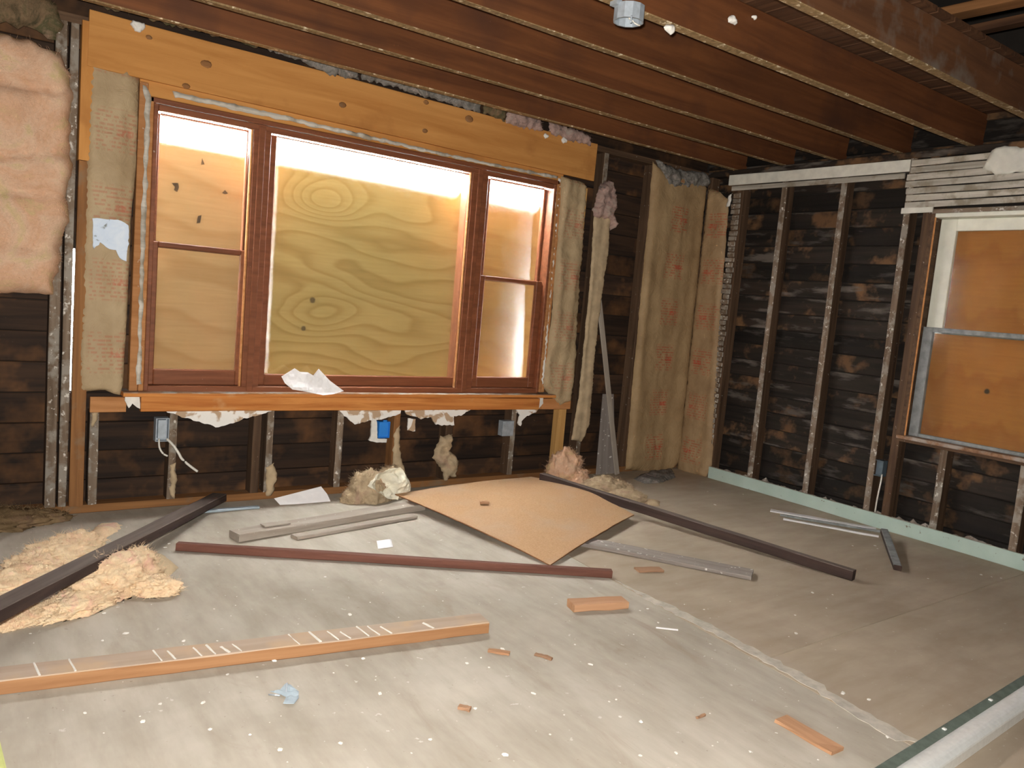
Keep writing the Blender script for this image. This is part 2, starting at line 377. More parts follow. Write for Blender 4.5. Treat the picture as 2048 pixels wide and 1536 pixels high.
def beam(name, a, b, w, h, n, mats, parent=None, jit=0.0015, cham=0.003, seg=None, taper=None, bow=0.0):
    """lumber with its length from a to b (centre line); w across, h along the normal n; second material on the +n face"""
    a = Vector(a); b = Vector(b); X = (b-a); L = X.length; X.normalize()
    n = Vector(n); Z = (n - X*n.dot(X)).normalized(); Y = Z.cross(X)
    seg = seg or max(2, min(10, int(L/0.35)))
    c = min(cham, w*0.25, h*0.25)
    prof = [(-w/2+c, -h/2), (w/2-c, -h/2), (w/2, -h/2+c), (w/2, h/2-c), (w/2-c, h/2), (-w/2+c, h/2), (-w/2, h/2-c), (-w/2, -h/2+c)]
    rr = random.Random(hash((round(a.x, 3), round(a.y, 3), round(b.z, 3), round(w, 3))) & 0xffff)
    vs_, fs, mi = [], [], []
    for i in range(seg+1):
        x = -L/2 + L*i/seg
        k = 1.0 if not taper else 1+(taper-1)*i/seg
        dz = bow*math.sin(math.pi*i/seg)
        for (y, z) in prof:
            vs_.append((x, y*k+rr.uniform(-jit, jit), z+dz+rr.uniform(-jit, jit)))
    for i in range(seg):
        for j in range(8):
            k = (j+1) % 8
            fs.append((i*8+j, i*8+k, (i+1)*8+k, (i+1)*8+j)); mi.append(1 if j in (3, 4, 5) and len(mats) > 1 else 0)
    fs.append(tuple(reversed(range(8)))); mi.append(0)
    fs.append(tuple(range(seg*8, seg*8+8))); mi.append(0)
    me = bpy.data.meshes.new(name); me.from_pydata(vs_, [], [tuple(reversed(q)) for q in fs]); me.update()
    o = link(name, me, mats, None)
    mt = Matrix(((X.x, Y.x, Z.x, 0), (X.y, Y.y, Z.y, 0), (X.z, Y.z, Z.z, 0), (0, 0, 0, 1)))
    mt.translation = (a+b)/2
    bm = bmesh.new(); bm.from_mesh(me); bmesh.ops.recalc_face_normals(bm, faces=bm.faces); bm.to_mesh(me); bm.free()
    for p, k in zip(me.polygons, mi): p.material_index = k
    o.matrix_world = mt
    return par(o, parent)
def M2(k, top=None): return [M[k]] + ([M[top]] if top else [])

def box(name, lo, hi, mat, parent=None, bev=0.0):
    lo = Vector(lo); hi = Vector(hi); c = (lo+hi)/2; s = hi-lo
    bm = bmesh.new(); bmesh.ops.create_cube(bm, size=1, matrix=Matrix.Diagonal((s.x, s.y, s.z, 1)))
    if bev: bmesh.ops.bevel(bm, geom=bm.edges[:], offset=bev, segments=1, affect='EDGES')
    me = bpy.data.meshes.new(name); bm.to_mesh(me); bm.free()
    o = link(name, me, mat, None, c)
    return par(o, parent)

def inside(p, poly):
    x, y = p; r = False; j = len(poly)-1
    for i in range(len(poly)):
        xi, yi = poly[i]; xj, yj = poly[j]
        if (yi > y) != (yj > y) and x < (xj-xi)*(y-yi)/(yj-yi)+xi: r = not r
        j = i
    return r
def dist_edge(p, poly):
    best = 9e9; px, py = p
    for i in range(len(poly)):
        ax, ay = poly[i-1]; bx, by = poly[i]
        dx, dy = bx-ax, by-ay; q = dx*dx+dy*dy
        t = 0 if q == 0 else max(0, min(1, ((px-ax)*dx+(py-ay)*dy)/q))
        best = min(best, (px-ax-t*dx)**2+(py-ay-t*dy)**2)
    return math.sqrt(best)
def fbm(x, y, z, o=4): return noise.fractal(Vector((x, y, z)), 0.8, 2.0, o)

AX = {'back': (Vector((1, 0, 0)), Vector((0, 0, 1)), Vector((0, -1, 0))),
      'right': (Vector((0, -1, 0)), Vector((0, 0, 1)), Vector((-1, 0, 0))),
      'floor': (Vector((1, 0, 0)), Vector((0, 1, 0)), Vector((0, 0, 1)))}
def pad(name, pts, side, mat, h=0.05, amp=0.5, freq=8.0, res=0.02, edge=0.05, ragged=0.006, thick=None, zf=None, parent=None, back=0.0, seed=0, smooth=True, creases=None, axes=None):
    """a soft or thin body over an outline of real points on a plane: thick=None a mound, else a sheet of that thickness shaped by zf"""
    U, V, N = axes or AX[side]
    P = [Vector(p) for p in pts]
    o0 = sum(P, Vector())/len(P)
    base = min((p-o0).dot(V) for p in P) if side != 'floor' else 0
    org = o0 + (V*base if side != 'floor' else Vector())
    poly = [((p-org).dot(U), (p-org).dot(V)) for p in P]
    ar = sum(poly[i-1][0]*poly[i][1]-poly[i][0]*poly[i-1][1] for i in range(len(poly)))
    if ar < 0: poly.reverse()
    bd = []
    for i in range(len(poly)):
        a = poly[i]; b = poly[(i+1) % len(poly)]
        L = math.hypot(b[0]-a[0], b[1]-a[1]); k = max(1, int(L/res))
        for j in range(k):
            t = j/k; x = a[0]+(b[0]-a[0])*t; y = a[1]+(b[1]-a[1])*t
            nx, ny = (b[1]-a[1])/max(L, 1e-6), -(b[0]-a[0])/max(L, 1e-6)
            d = ragged*(noise.noise(Vector((x*freq*3+seed, y*freq*3, seed*1.7)))*1.6+noise.noise(Vector((x*90, y*90, seed))))
            bd.append((x+nx*d, y+ny*d))
    xs = [p[0] for p in bd]; ys = [p[1] for p in bd]
    rr = random.Random(seed)
    pts2 = [Vector(p) for p in bd]; nb = len(bd)
    gx = int((max(xs)-min(xs))/res)+1; gy = int((max(ys)-min(ys))/res)+1
    for i in range(gx+1):
        for j in range(gy+1):
            p = (min(xs)+(i+0.5*(j % 2))*res+rr.uniform(-.2, .2)*res, min(ys)+j*res+rr.uniform(-.2, .2)*res)
            if inside(p, bd) and dist_edge(p, bd) > res*0.45: pts2.append(Vector(p))
    r = delaunay_2d_cdt(pts2, [(i, (i+1) % nb) for i in range(nb)], [list(range(nb))], 1, 1e-6)
    v2, tris = r[0], r[2]
    top, bot = [], []
    for v in v2:
        d = dist_edge(v, bd); e = min(1, d/edge) if edge > 0 else 1; e = math.sqrt(max(0, e*(2-e)))
        nz = fbm(v.x*freq+seed*3.1, v.y*freq, seed*2.3)
        if thick is None:
            z = h*e*(1+amp*nz)+back*0
            if creases: z += creases(v.x, v.y)*e
            top.append((v.x, v.y, max(0.002, z))); bot.append((v.x, v.y, 0.0))
        else:
            z = (zf(v.x, v.y) if zf else 0) + amp*nz*h*e
            if creases: z += creases(v.x, v.y)*e
            top.append((v.x, v.y, z+thick)); bot.append((v.x, v.y, z))
    n0 = len(v2); fs = []
    ed = {}
    for t in tris:
        t = list(t)
        a = sum(v2[t[i-1]].x*v2[t[i]].y-v2[t[i]].x*v2[t[i-1]].y for i in range(len(t)))
        if a < 0: t.reverse()
        fs.append(tuple(t)); fs.append(tuple(n0+i for i in reversed(t)))
        for i in range(len(t)):
            ed[(t[i], t[(i+1) % len(t)])] = 1
    for (a, b) in list(ed):
        if (b, a) not in ed: fs.append((b, a, n0+a, n0+b))
    vv = [tuple(U*p[0]+V*p[1]+N*p[2]) for p in top+bot]
    me = bpy.data.meshes.new(name); me.from_pydata(vv, [], fs); me.update()
    bm = bmesh.new(); bm.from_mesh(me); bmesh.ops.remove_doubles(bm, verts=bm.verts, dist=1e-6); bmesh.ops.recalc_face_normals(bm, faces=bm.faces); bm.to_mesh(me); bm.free()
    if smooth:
        for p in me.polygons: p.use_smooth = True
    o = link(name, me, mat, None, org)
    return par(o, parent)
def tube(name, pts, r, mat, parent=None, res=6):
    P = [Vector(p) for p in pts]
    # smooth path
    Q = []
    for i in range(len(P)-1):
        p0 = P[max(0, i-1)]; p1 = P[i]; p2 = P[i+1]; p3 = P[min(len(P)-1, i+2)]
        for k in range(5):
            t = k/5
            Q.append(0.5*((2*p1)+(p2-p0)*t+(2*p0-5*p1+4*p2-p3)*t*t+(3*p1-p0-3*p2+p3)*t**3))
    Q.append(P[-1])
    org = Q[0].copy(); vs_, fs = [], []
    for i, q in enumerate(Q):
        d = (Q[min(i+1, len(Q)-1)]-Q[max(i-1, 0)]).normalized()
        s = d.orthogonal().normalized(); t = d.cross(s)
        for j in range(res):
            a = 2*math.pi*j/res; vs_.append(tuple(q-org+(s*math.cos(a)+t*math.sin(a))*r))
    for i in range(len(Q)-1):
        for j in range(res):
            k = (j+1) % res; fs.append((i*res+j, i*res+k, (i+1)*res+k, (i+1)*res+j))
    fs.append(tuple(reversed(range(res)))); fs.append(tuple(range((len(Q)-1)*res, len(Q)*res)))
    me = bpy.data.meshes.new(name); me.from_pydata(vs_, [], fs); me.update()
    for p in me.polygons: p.use_smooth = True
    o = link(name, me, mat, None, org)
    return par(o, parent)
def fuzz(o, n, ln, mat, seed=0):
    """loose fibres standing off a clump"""
    rr = random.Random(seed); me0 = o.data; ps = [p for p in me0.polygons if p.normal.z > -0.3]
    if not ps: return
    ar = [p.area for p in ps]; vs_, fs = [], []
    for p in rr.choices(ps, ar, k=n):
        c = p.center + Vector([rr.uniform(-.004, .004) for _ in range(3)])
        d = (p.normal*rr.uniform(0.1, 0.8)+Vector([rr.uniform(-1, 1) for _ in range(3)])).normalized()
        l = ln*rr.uniform(0.4, 1.3); m = c+d*l*0.5+p.normal*l*0.12; e = c+d*l
        if e.z+o.location.z < 0.002: e.z = 0.002-o.location.z
        sd_ = d.orthogonal().normalized()*0.0006
        k = len(vs_); vs_ += [c-sd_, c+sd_, m+sd_, m-sd_, e]; fs += [(k, k+1, k+2, k+3), (k+3, k+2, k+4)]
    me = bpy.data.meshes.new('loose_fibres'); me.from_pydata([tuple(v) for v in vs_], [], fs); me.update()
    q = link('loose_fibres', me, mat, None, o.location); par(q, o); q['kind'] = 'stuff'
    return q
def rects_minus(x0, x1, z0, z1, holes):
    xs = sorted({x0, x1} | {min(max(v, x0), x1) for h in holes for v in h[:2]})
    zs = sorted({z0, z1} | {min(max(v, z0), z1) for h in holes for v in h[2:]})
    out = []
    for j in range(len(zs)-1):
        run = None
        for i in range(len(xs)-1):
            cx, cz = (xs[i]+xs[i+1])/2, (zs[j]+zs[j+1])/2
            if any(h[0] < cx < h[1] and h[2] < cz < h[3] for h in holes):
                if run: out.append((run[0], run[1], zs[j], zs[j+1])); run = None
            else: run = (run[0], xs[i+1]) if run else (xs[i], xs[i+1])
        if run: out.append((run[0], run[1], zs[j], zs[j+1]))
    return out

# ------------------------------------------------------------------ the setting
XL, YF, ZT = -1.6, -1.6, 2.49
box_ = box('ground', (-14, -14, -0.75), (18, 18, -0.55), M['ground']); struct(box_)
# floor: a slab with three sheets of covering laid on it, seams left open
S1, S2 = F(1225, 1160), F(1820, 1490)
sd = (S2-S1).normalized()
A0 = S1 - sd*1.9; A1 = S1 + sd*3.2
T1, T2 = F(1560, 1309), F(1950, 1180)
td = (T2-T1).normalized()
fl_o = struct(box('floor', (XL-0.2, YF-0.2, -0.25), (XR+0.13, YW+0.13, -0.012), M['siding']))
def slab(name, pts, z0, z1, mat, parent):
    bm = bmesh.new(); c = sum((Vector((p[0], p[1], 0)) for p in pts), Vector())/len(pts)
    lo = [bm.verts.new((p[0]-c.x, p[1]-c.y, 0)) for p in pts]; hi = [bm.verts.new((p[0]-c.x, p[1]-c.y, z1-z0)) for p in pts]
    bm.faces.new(hi); bm.faces.new(lo[::-1])
    for i in range(len(pts)): bm.faces.new((lo[i-1], lo[i], hi[i], hi[i-1]))
    bmesh.ops.recalc_face_normals(bm, faces=bm.faces)
    me = bpy.data.meshes.new(name); bm.to_mesh(me); bm.free()
    o = link(name, me, mat, None, (c.x, c.y, z0))
    return par(o, parent)
def on_line(p, d, x=None, y=None):
    t = (x-p.x)/d.x if x is not None else (y-p.y)/d.y
    return p + d*t
pN = Vector((-sd.y, sd.x, 0)); pN = pN if pN.x > 0 else -pN
q0 = on_line(S1, sd, y=YW+0.12); q1 = on_line(S1, sd, y=YF-0.19)
g = 0.0018
slab('floor_sheet', [(XL-.19, YF-.19), (q1.x-g, q1.y), (q0.x-g, q0.y), (XL-.19, YW+.12)], -0.012, 0.0, M['floor'], fl_o)
iT = T1 - td*((T1-S1).dot(pN)/td.dot(pN))
eT = on_line(T1, td, x=XR+.12)
slab('floor_sheet', [(q0.x+g, q0.y), (iT.x+g, iT.y+.003), (eT.x, eT.y+.003), (XR+.12, YW+.12)], -0.012, 0.0, M['floor2'], fl_o)
slab('floor_sheet', [(iT.x+g, iT.y-.002), (q1.x+g, q1.y), (XR+.12, YF-.19), (eT.x, eT.y-.002)], -0.012, 0.0, M['floor2'], fl_o)
# pale line of old adhesive beside the seam
pad('adhesive_strip', [F(1232, 1160), F(1420, 1250), F(1600, 1345), F(1690, 1400), F(1850, 1490), F(1790, 1480), F(1660, 1400), F(1560, 1340), F(1400, 1253), F(1300, 1203)], 'floor', M['seam'], h=0.0007, amp=0.3, freq=14, res=0.03, edge=0.02, ragged=0.012, parent=fl_o, seed=3, smooth=False)

# --- window wall
WX0, WX1, WZ0, WZ1 = 0.80, 3.27, 0.60, 2.00
wb = struct(empty('wall_back', (1.5, YW+0.12, 0)))
sl = W(141, 600, 0.09).x; sr = W(153, 600, 0.09).x; sz1 = W(148, 497, 0.09).z; sz0 = W(143, 783, 0.09).z
holes = [(WX0, WX1, WZ0, WZ1), (sl, sr, sz0, sz1)]
for (x0, x1, z0, z1) in rects_minus(XL-0.15, XR+0.25, -0.3, 2.75, holes):
    box('siding_panel', (x0, YW+0.112, z0), (x1, YW+0.13, z1), M['siding'], wb)
bh = 0.145; z = 0.0
while z < 2.75:
    z1 = z+bh-0.004
    hs = [h for h in holes if h[2] < z1-0.02 and h[3] > z+0.02]
    segs = rects_minus(XL-0.1, XR+0.08, z, z1, [(h[0], h[1], -1, 9) for h in hs])
    for (x0, x1, a, b) in segs:
        dy = rnd.uniform(-0.004, 0.004)
        beam('sheathing_board', (x0, YW+0.101+dy, (a+b)/2), (x1, YW+0.101+dy, (a+b)/2), b-a, 0.02, (0, -1, 0), M2('sheath'), wb, seg=6, jit=0.001)
    z += bh
def stud_b(px, py, z0, z1, wd=0.04, mats=('stud', 'stud_face'), proud=0.0, dep=0.088, lean=0.0, nm='stud'):
    x = W(px, py).x
    return beam(nm, (x, YW+dep/2-proud, z0), (x+lean, YW+dep/2-proud, z1), wd, dep, (0, -1, 0), M2(*mats), wb, seg=6)
beam('bottom_plate', (XL, YW+0.045, 0.02), (XR, YW+0.045, 0.02), 0.04, 0.09, (0, -1, 0), M2('oldfir'), wb)
beam('top_plate', (XL, YW+0.045, ZJ-0.02), (XR, YW+0.045, ZJ-0.02), 0.04, 0.085, (0, -1, 0), M2('stud', 'stud'), wb)
stud_b(-190, 800, 0.04, 2.26); stud_b(-60, 800, 0.04, 2.26)
stud_b(105, 800, 0.04, 2.26, 0.045)
stud_b(130, 800, 0.04, 2.26, 0.035)
stud_b(1181, 650, 0.04, 2.26, 0.04)
stud_b(1278, 650, 0.04, 2.26, 0.05, ('stud', 'stud'))
stud_b(1345, 650, 0.04, 2.26, 0.04, ('stud', 'stud'))
# posts either side of the window
xp = W(161, 700).x
beam('post', (xp, YW+0.02, 0.04), (xp, YW+0.02, W(160, 321).z), 0.06, 0.06, (0, -1, 0), M2('oldfir'), wb)
beam('post_block', (xp-0.003, YW+0.012, W(160, 321).z+.002), (xp-0.003, YW+0.012, W(160, 40).z), 0.062, 0.06, (0, -1, 0), M2('header'), wb)
xq = W(1118, 900).x
beam('post', (xq, YW+0.03, 0.04), (xq, YW+0.03, 2.0), 0.07, 0.06, (0, -1, 0), M2('lightfir'), wb)
# cripple studs under the window
for px, wd, m in ((187, 0.04, ('stud', 'stud_face')), (345, 0.038, ('stud', 'stud_face')), (512, 0.045, ('stud', 'stud')), (538, 0.038, ('stud', 'stud_face')),
                  (677, 0.04, ('stud', 'stud_face')), (790, 0.042, ('oldfir', 'oldfir')), (895, 0.05, ('stud', 'stud')), (1022, 0.04, ('stud', 'stud_face'))):
    stud_b(px, 910, 0.04, 0.50, wd, m, nm='cripple_stud')
# rough sill board and header
hx0, hx1 = W(176, 70).x, W(1188, 320).x
hb = beam('header_board', (hx0, YW-0.008, 2.205), (hx1, YW-0.008, 2.175), 0.245, 0.03, (0, -1, 0), M2('header'), wb, seg=12)
for k, (x_, y_, r_) in enumerate(((412, 128, 0.018), (685, 210, 0.014), (298, 75, 0.01), (852, 205, 0.012), (938, 238, 0.02), (372, 172, 0.012), (850, 262, 0.012))):
    c_ = W(x_, y_, -0.0235)
    pad('knot', [c_+Vector((math.cos(a_)*r_*1.5, 0, math.sin(a_)*r_)) for a_ in [i_*math.pi/5 for i_ in range(10)]], 'back', M['oldfir'], h=0.0015, amp=0.2, res=0.008, edge=0.006, ragged=0.002, seed=k, parent=hb)
beam('rough_sill', (W(180, 800).x, YW+0.005, 0.532), (W(252, 800).x, YW+0.005, 0.532), 0.075, 0.03, (0, -1, 0), M2('jamb'), wb)
beam('rough_sill', (W(1082, 800).x, YW+0.005, 0.52), (W(1140, 800).x, YW+0.005, 0.52), 0.075, 0.03, (0, -1, 0), M2('jamb'), wb)

# --- triple window
w1 = struct(empty('window_1', ((WX0+WX1)/2, YW, WZ0)))
J = 0.13
def wbx(nm, x0, x1, z0, z1, y0, y1, m, par=None): return box(nm, (x0, YW+y0, z0), (x1, YW+y1, z1), M[m], par or w1, 0.003)
xl, xr_ = 0.800, 3.262
wbx('jamb', xl-0.028, xl-0.004, 0.60, 2.01, -0.008, J, 'jamb')
wbx('jamb', xr_+0.004, xr_+0.028, 0.60, 2.01, -0.008, J, 'jamb')
wbx('jamb_edge', xl-0.003, xl+0.018, 0.60, 1.985, -0.004, J, 'frame')
wbx('jamb_edge', xr_-0.018, xr_+0.003, 0.60, 1.985, -0.004, J, 'frame')
wbx('head_jamb', xl-0.02, xr_+0.02, 1.986, 2.01, -0.008, J, 'frame')
wbx('head_stop', xl+0.02, xr_-0.02, 1.955, 1.985, 0.004, 0.03, 'frame')
X1a, X1b = W(497, 500).x, W(532, 500).x    # mullions
X2a, X2b = W(930, 560).x, W(962, 560).x
for (a, b) in ((X1a, X1b), (X2a, X2b)):
    wbx('mullion', a, b, 0.60, 1.985, 0.006, J, 'frame')
    wbx('mullion_bead', (a+b)/2-0.022, (a+b)/2+0.012, 0.60, 1.985, -0.004, 0.005, 'frame')
    wbx('mullion_stop', a-0.012, a-0.001, 0.60, 1.985, 0.012, 0.03, 'jamb')  # paler wood than the mullion stands in for light caught on the stop
wbx('casing_strip', W(268, 480).x, xl-0.03, 0.60, 2.07, -0.006, 0.05, 'jamb')
wbx('casing_strip', xr_+0.03, xr_+0.05, 0.60, 2.04, -0.006, 0.05, 'jamb')
wbx('head_casing', W(268, 480).x, xr_+0.05, 2.012, 2.10, -0.002, 0.03, 'header')
# stool (sill) and apron
beam('sill_board', (W(243, 780).x, YW+0.02, 0.588), (W(1103, 780).x, YW+0.02, 0.580), 0.15, 0.022, (0, 0, 1), M2('apron', 'sill'), w1)
beam('apron', (W(279, 800).x, YW-0.024, 0.541), (W(1072, 800).x, YW-0.024, 0.526), 0.076, 0.035, (0, -1, 0), M2('apron'), w1, seg=10)
wbx('sub_sill', xl, xr_, 0.594, 0.625, 0.0, J, 'frame')
def pane_rect(tl, br, d): a = W(*tl, d); b = W(*br, d); return a.x, b.x, b.z, a.z
def sash(x0, x1, z0, z1, px0, px1, pz0, pz1, y, dep=0.032):
    s = empty('sash', ((x0+x1)/2, YW+y, z0)); par(s, w1)
    def pb(nm, a, b, c, d, m='frame', y0=0.0, y1=dep):
        o = box(nm, (a, YW+y+y0, c), (b, YW+y+y1, d), M[m], None, 0.004)
        return par(o, s)
    pb('stile', x0, px0, z0, z1); pb('stile', px1, x1, z0, z1)
    pb('rail', px0, px1, z0, pz0); pb('rail', px0, px1, pz1, z1)
    pb('pane', px0-0.004, px1+0.004, pz0-0.004, pz1+0.004, 'glass', 0.013, 0.017)
    return s
# left pair
zl = W(312, 488, 0.06).z; zr = W(1020, 561, 0.06).z
a = W(321, 226, 0.08); b = W(487, 480, 0.08)
sash(xl+0.02, X1a-0.013, zl-0.015, 1.953, a.x, W(491, 380, 0.08).x, zl+0.012, W(400, 243, 0.08).z, 0.072)
sash(xl+0.02, X1a-0.004, 0.627, zl+0.014, W(311, 600, 0.05).x, W(474, 640, 0.05).x, W(390, 739, 0.05).z, zl-0.012, 0.034)
# fixed centre
sash(X1b+0.001, X2a-0.001, 0.627, 1.953, W(540, 510, 0.06).x, W(928, 550, 0.06).x, W(720, 751, 0.06).z, W(750, 313, 0.06).z, 0.045)
# right pair
sash(X2b+0.001, xr_-0.02, zr-0.015, 1.953, W(973, 455, 0.08).x, W(1080, 470, 0.08).x, zr+0.012, W(1030, 367, 0.08).z, 0.072)
sash(X2b+0.001, xr_-0.02, 0.627, zr+0.014, W(959, 660, 0.05).x, W(1062, 665, 0.05).x, W(1000, 754, 0.05).z, zr-0.012, 0.034)
# crumbly plaster line round the opening
pad('plaster_bead', [W(x_, y_, -.013) for x_, y_ in ((283, 170), (292, 172), (302, 200), (293, 400), (281, 768), (273, 768), (284, 400), (291, 200))], 'back', M['lathgray'], h=0.012, res=0.02, edge=0.008, ragged=0.004, parent=wb, seed=5)
pad('plaster_bead', [W(345, 182, -.02), W(520, 220, -.02), W(700, 262, -.02), W(980, 327, -.02), W(1116, 352, -.02), W(1114, 358, -.02), W(900, 315, -.02), W(600, 248, -.02), W(350, 194, -.02)], 'back', M['lathgray'], h=0.012, res=0.018, edge=0.006, ragged=0.005, parent=wb, seed=6)
pad('plaster_bead', [W(1116, 356), W(1122, 358), W(1110, 500), W(1088, 770), W(1078, 770), W(1102, 520)], 'back', M['plaster'], h=0.010, res=0.02, edge=0.006, ragged=0.004, parent=wb, seed=8)

# boards nailed over the outside of the window, held off the siding by strips, open along the top
yo = YW+0.25
def ply(x0, x1, z0, z1, y, mat, label, dx=0.0):
    o = box('plywood_sheet', (x0, y, z0), (x1, y+0.012, z1), M[mat])
    for v in o.data.vertices:
        if v.co.x > 0 and v.co.z < 0: v.co.x += dx
    return tag(o, label, 'plywood')
PZ0 = 0.45
zt_ = W(750, 354, 0.25).z
PL = (0.70, 1.465, PZ0, zt_); PC = (1.469, 2.795, PZ0, zt_); PR = (2.799, 3.50, PZ0, zt_)
lply = ply(*PL, yo, 'plyL', 'tan plywood sheet behind the left-hand double-hung sash')
ply(*PC, yo, 'plyC', 'large yellow plywood sheet with swirling grain behind the wide middle pane')
ply(*PR, yo, 'plyR', 'amber plywood sheet behind the narrow right-hand sash of the triple window', dx=W(1053, 752, 0.25).x-3.50)
beam('furring_strip', (0.69, YW+0.19, 0.51), (3.3, YW+0.19, 0.51), 0.09, 0.119, (0, -1, 0), M2('lightfir'), wb)
for x_ in (0.735,):
    beam('furring_strip', (x_, YW+0.19, 0.57), (x_, YW+0.19, 1.2), 0.06, 0.119, (0, -1, 0), M2('lightfir'), wb)
for k, pts in enumerate(([(402, 330), (404, 316), (409, 329)], [(343, 366), (356, 366), (358, 374), (354, 384), (348, 380), (350, 374)], [(444, 386), (450, 380), (456, 387), (450, 389)], [(396, 432), (403, 430), (400, 446), (393, 447)])):
    pad('hole_stain', [W(x_, y_, 0.2485) for x_, y_ in pts], 'back', M['siding'], thick=0.001, h=0.0, amp=0, res=0.012, ragged=0.001, seed=k, parent=lply, smooth=False)

# --- right wall
wr = struct(empty('wall_right', (XR+0.12, 1.5, 0)))
VY0, VY1, VZ0, VZ1 = 1.56, 2.405, 0.60, 1.905
vhole = [(VY0, VY1, VZ0, VZ1)]
for (y0, y1, z0, z1) in rects_minus(YF-0.15, YW+0.111, -0.3, 2.75, vhole):
    box('siding_panel', (XR+0.112, y0, z0), (XR+0.13, y1, z1), M['siding'], wr)
z = -0.02; bh = 0.118
while z < 2.75:
    z1 = z+bh-0.005
    hs = vhole if (z < VZ1-0.02 and z1 > VZ0+0.02) else []
    for (y0, y1, a, b) in rects_minus(YF-0.1, YW+0.085, z, z1, [(h[0], h[1], -1, 9) for h in hs]):
        dx = rnd.uniform(-0.005, 0.004)
        beam('lap_board', (XR+0.1+dx, y0, (a+b)/2), (XR+0.1+dx, y1, (a+b)/2), b-a, 0.018, (-1, 0, 0.12), M2('sheath_r'), wr, seg=6, jit=0.001)
    z += bh
def stud_r(y, z0=0.04, z1=2.26, wd=0.042, mats=('stud', 'stud_face'), lean=0.0, nm='stud'):
    return beam(nm, (XR+0.044, y, z0), (XR+0.044, y+lean, z1), wd, 0.088, (-1, 0, 0), M2(*mats), wr, seg=6)
beam('bottom_plate', (XR+0.045, YF, 0.02), (XR+0.045, YW, 0.02), 0.088, 0.04, (0, 0, 1), M2('stud', 'grayplank'), wr)
beam('top_plate', (XR+0.045, YF, ZJ-0.02), (XR+0.045, YW+.08, ZJ-0.02), 0.04, 0.088, (-1, 0, 0), M2('sheath_r', 'sheath_r'), wr)
YC = RW(1452, 600).y
stud_r(YC-0.01, wd=0.075, mats=('stud', 'stud')); stud_r(4.15, mats=('stud', 'stud'))
stud_r(RW(1532, 680).y); stud_r(RW(1648, 680).y); stud_r(RW(1778, 680).y)
stud_r(VY1+0.055, mats=('stud', 'stud'), wd=0.05)
stud_r(RW(1876, 980).y, 0.04, 0.56, nm='cripple_stud')
stud_r(1.74, 0.04, 0.56, nm='cripple_stud')
for y in (1.48, 1.05, 0.6, 0.15, -0.3, -0.8): stud_r(y)
beam('rough_sill', (XR+0.04, 1.5, 0.575), (XR+0.04, VY1+0.03, 0.575), 0.088, 0.035, (0, 0, 1), M2('stud', 'sill'), wr)
beam('header_board', (XR+0.04, 1.5, 1.93), (XR+0.04, VY1+0.03, 1.93), 0.045, 0.07, (-1, 0, 0), M2('stud', 'stud_face'), wr)
# rows of old lath, part still under paint
zt = 2.262
la, lb, lc = RW(1462, 350).y, RW(1822, 340).y, 1.2
beam('painted_lath', (XR-0.008, la, zt-0.038), (XR-0.008, lb, zt-0.045), 0.074, 0.016, (-1, 0, 0), M2('lathgray', 'plasterpaint'), wr)
beam('lath', (XR-0.006, la-0.03, zt-0.098), (XR-0.006, lb+0.03, zt-0.104), 0.034, 0.010, (-1, 0, 0), M2('lathgray', 'lathgray'), wr)
k = 0; z = zt-0.012
zb = RW(1960, 407).z
while z > zb+0.01:
    e = lb if k < 2 else lb+rnd.uniform(0.0, 0.02)
    beam('lath', (XR-0.006+rnd.uniform(-.002, .002), lc, z-0.012), (XR-0.006, e-0.004 if k < 2 else e, z-0.02), 0.035, 0.010, (-1, 0, 0), M2('lathgray', 'lathgray'), wr, seg=8, jit=0.0018)
    z -= 0.0415; k += 1
beam('lath', (XR-0.006, RW(1868, 415).y, z-0.010), (XR-0.006, lb+0.02, z-0.012), 0.033, 0.010, (-1, 0, 0), M2('lathgray', 'plasterpaint'), wr, seg=2)
pad('painted_plaster', [RW(1985, 302, -.014), RW(2010, 292, -.014), RW(2050, 296, -.014), RW(2110, 293, -.014), RW(2110, 350, -.014), RW(2040, 345, -.014), RW(1990, 348, -.014), RW(1965, 338, -.014), RW(1975, 320, -.014)], 'right', M['plasterpaint'], h=0.005, amp=0.1, res=0.02, edge=0.004, ragged=0.008, parent=wr, seed=11)
# broken lath ends nailed up the corner stud
z = 0.16
while z < 2.14:
    y0 = YC+0.035+rnd.uniform(-0.012, 0.012); y1 = YC-0.03+rnd.uniform(-0.008, 0.008)
    beam('lath_stub', (XR-0.005, y0, z), (XR-0.005, y1, z+rnd.uniform(-.003, .003)), 0.032+rnd.uniform(-.004, .003), 0.010, (-1, 0, 0), M2('lathgray', 'stud_face'), wr, seg=1)
    z += 0.039
pad('plaster_bead', [RW(1465, 385, -.02), RW(1458, 390, -.02), RW(1452, 415, -.02), RW(1460, 412, -.02)], 'right', M['plaster'], h=0.01, res=0.01, edge=0.006, parent=wr, seed=31)
rub = pad('plaster_rubble', [(XR-0.0, 3.86, 0.042), (XR+0.085, 3.86, 0.042), (XR+0.085, 0.9, 0.042), (XR-0.0, 0.9, 0.042)], 'floor', M['rubble'], h=0.03, amp=1.0, freq=34, res=0.02, edge=0.03, ragged=0.003, parent=wr, seed=12, smooth=False)
rub['kind'] = 'stuff'
bb = beam('baseboard_right', (XR-0.011, RW(1420, 945).y, 0.0445), (XR-0.011, -0.8, 0.0445), 0.087, 0.02, (-1, 0, 0), M2('lathgray', 'mint')); struct(bb)

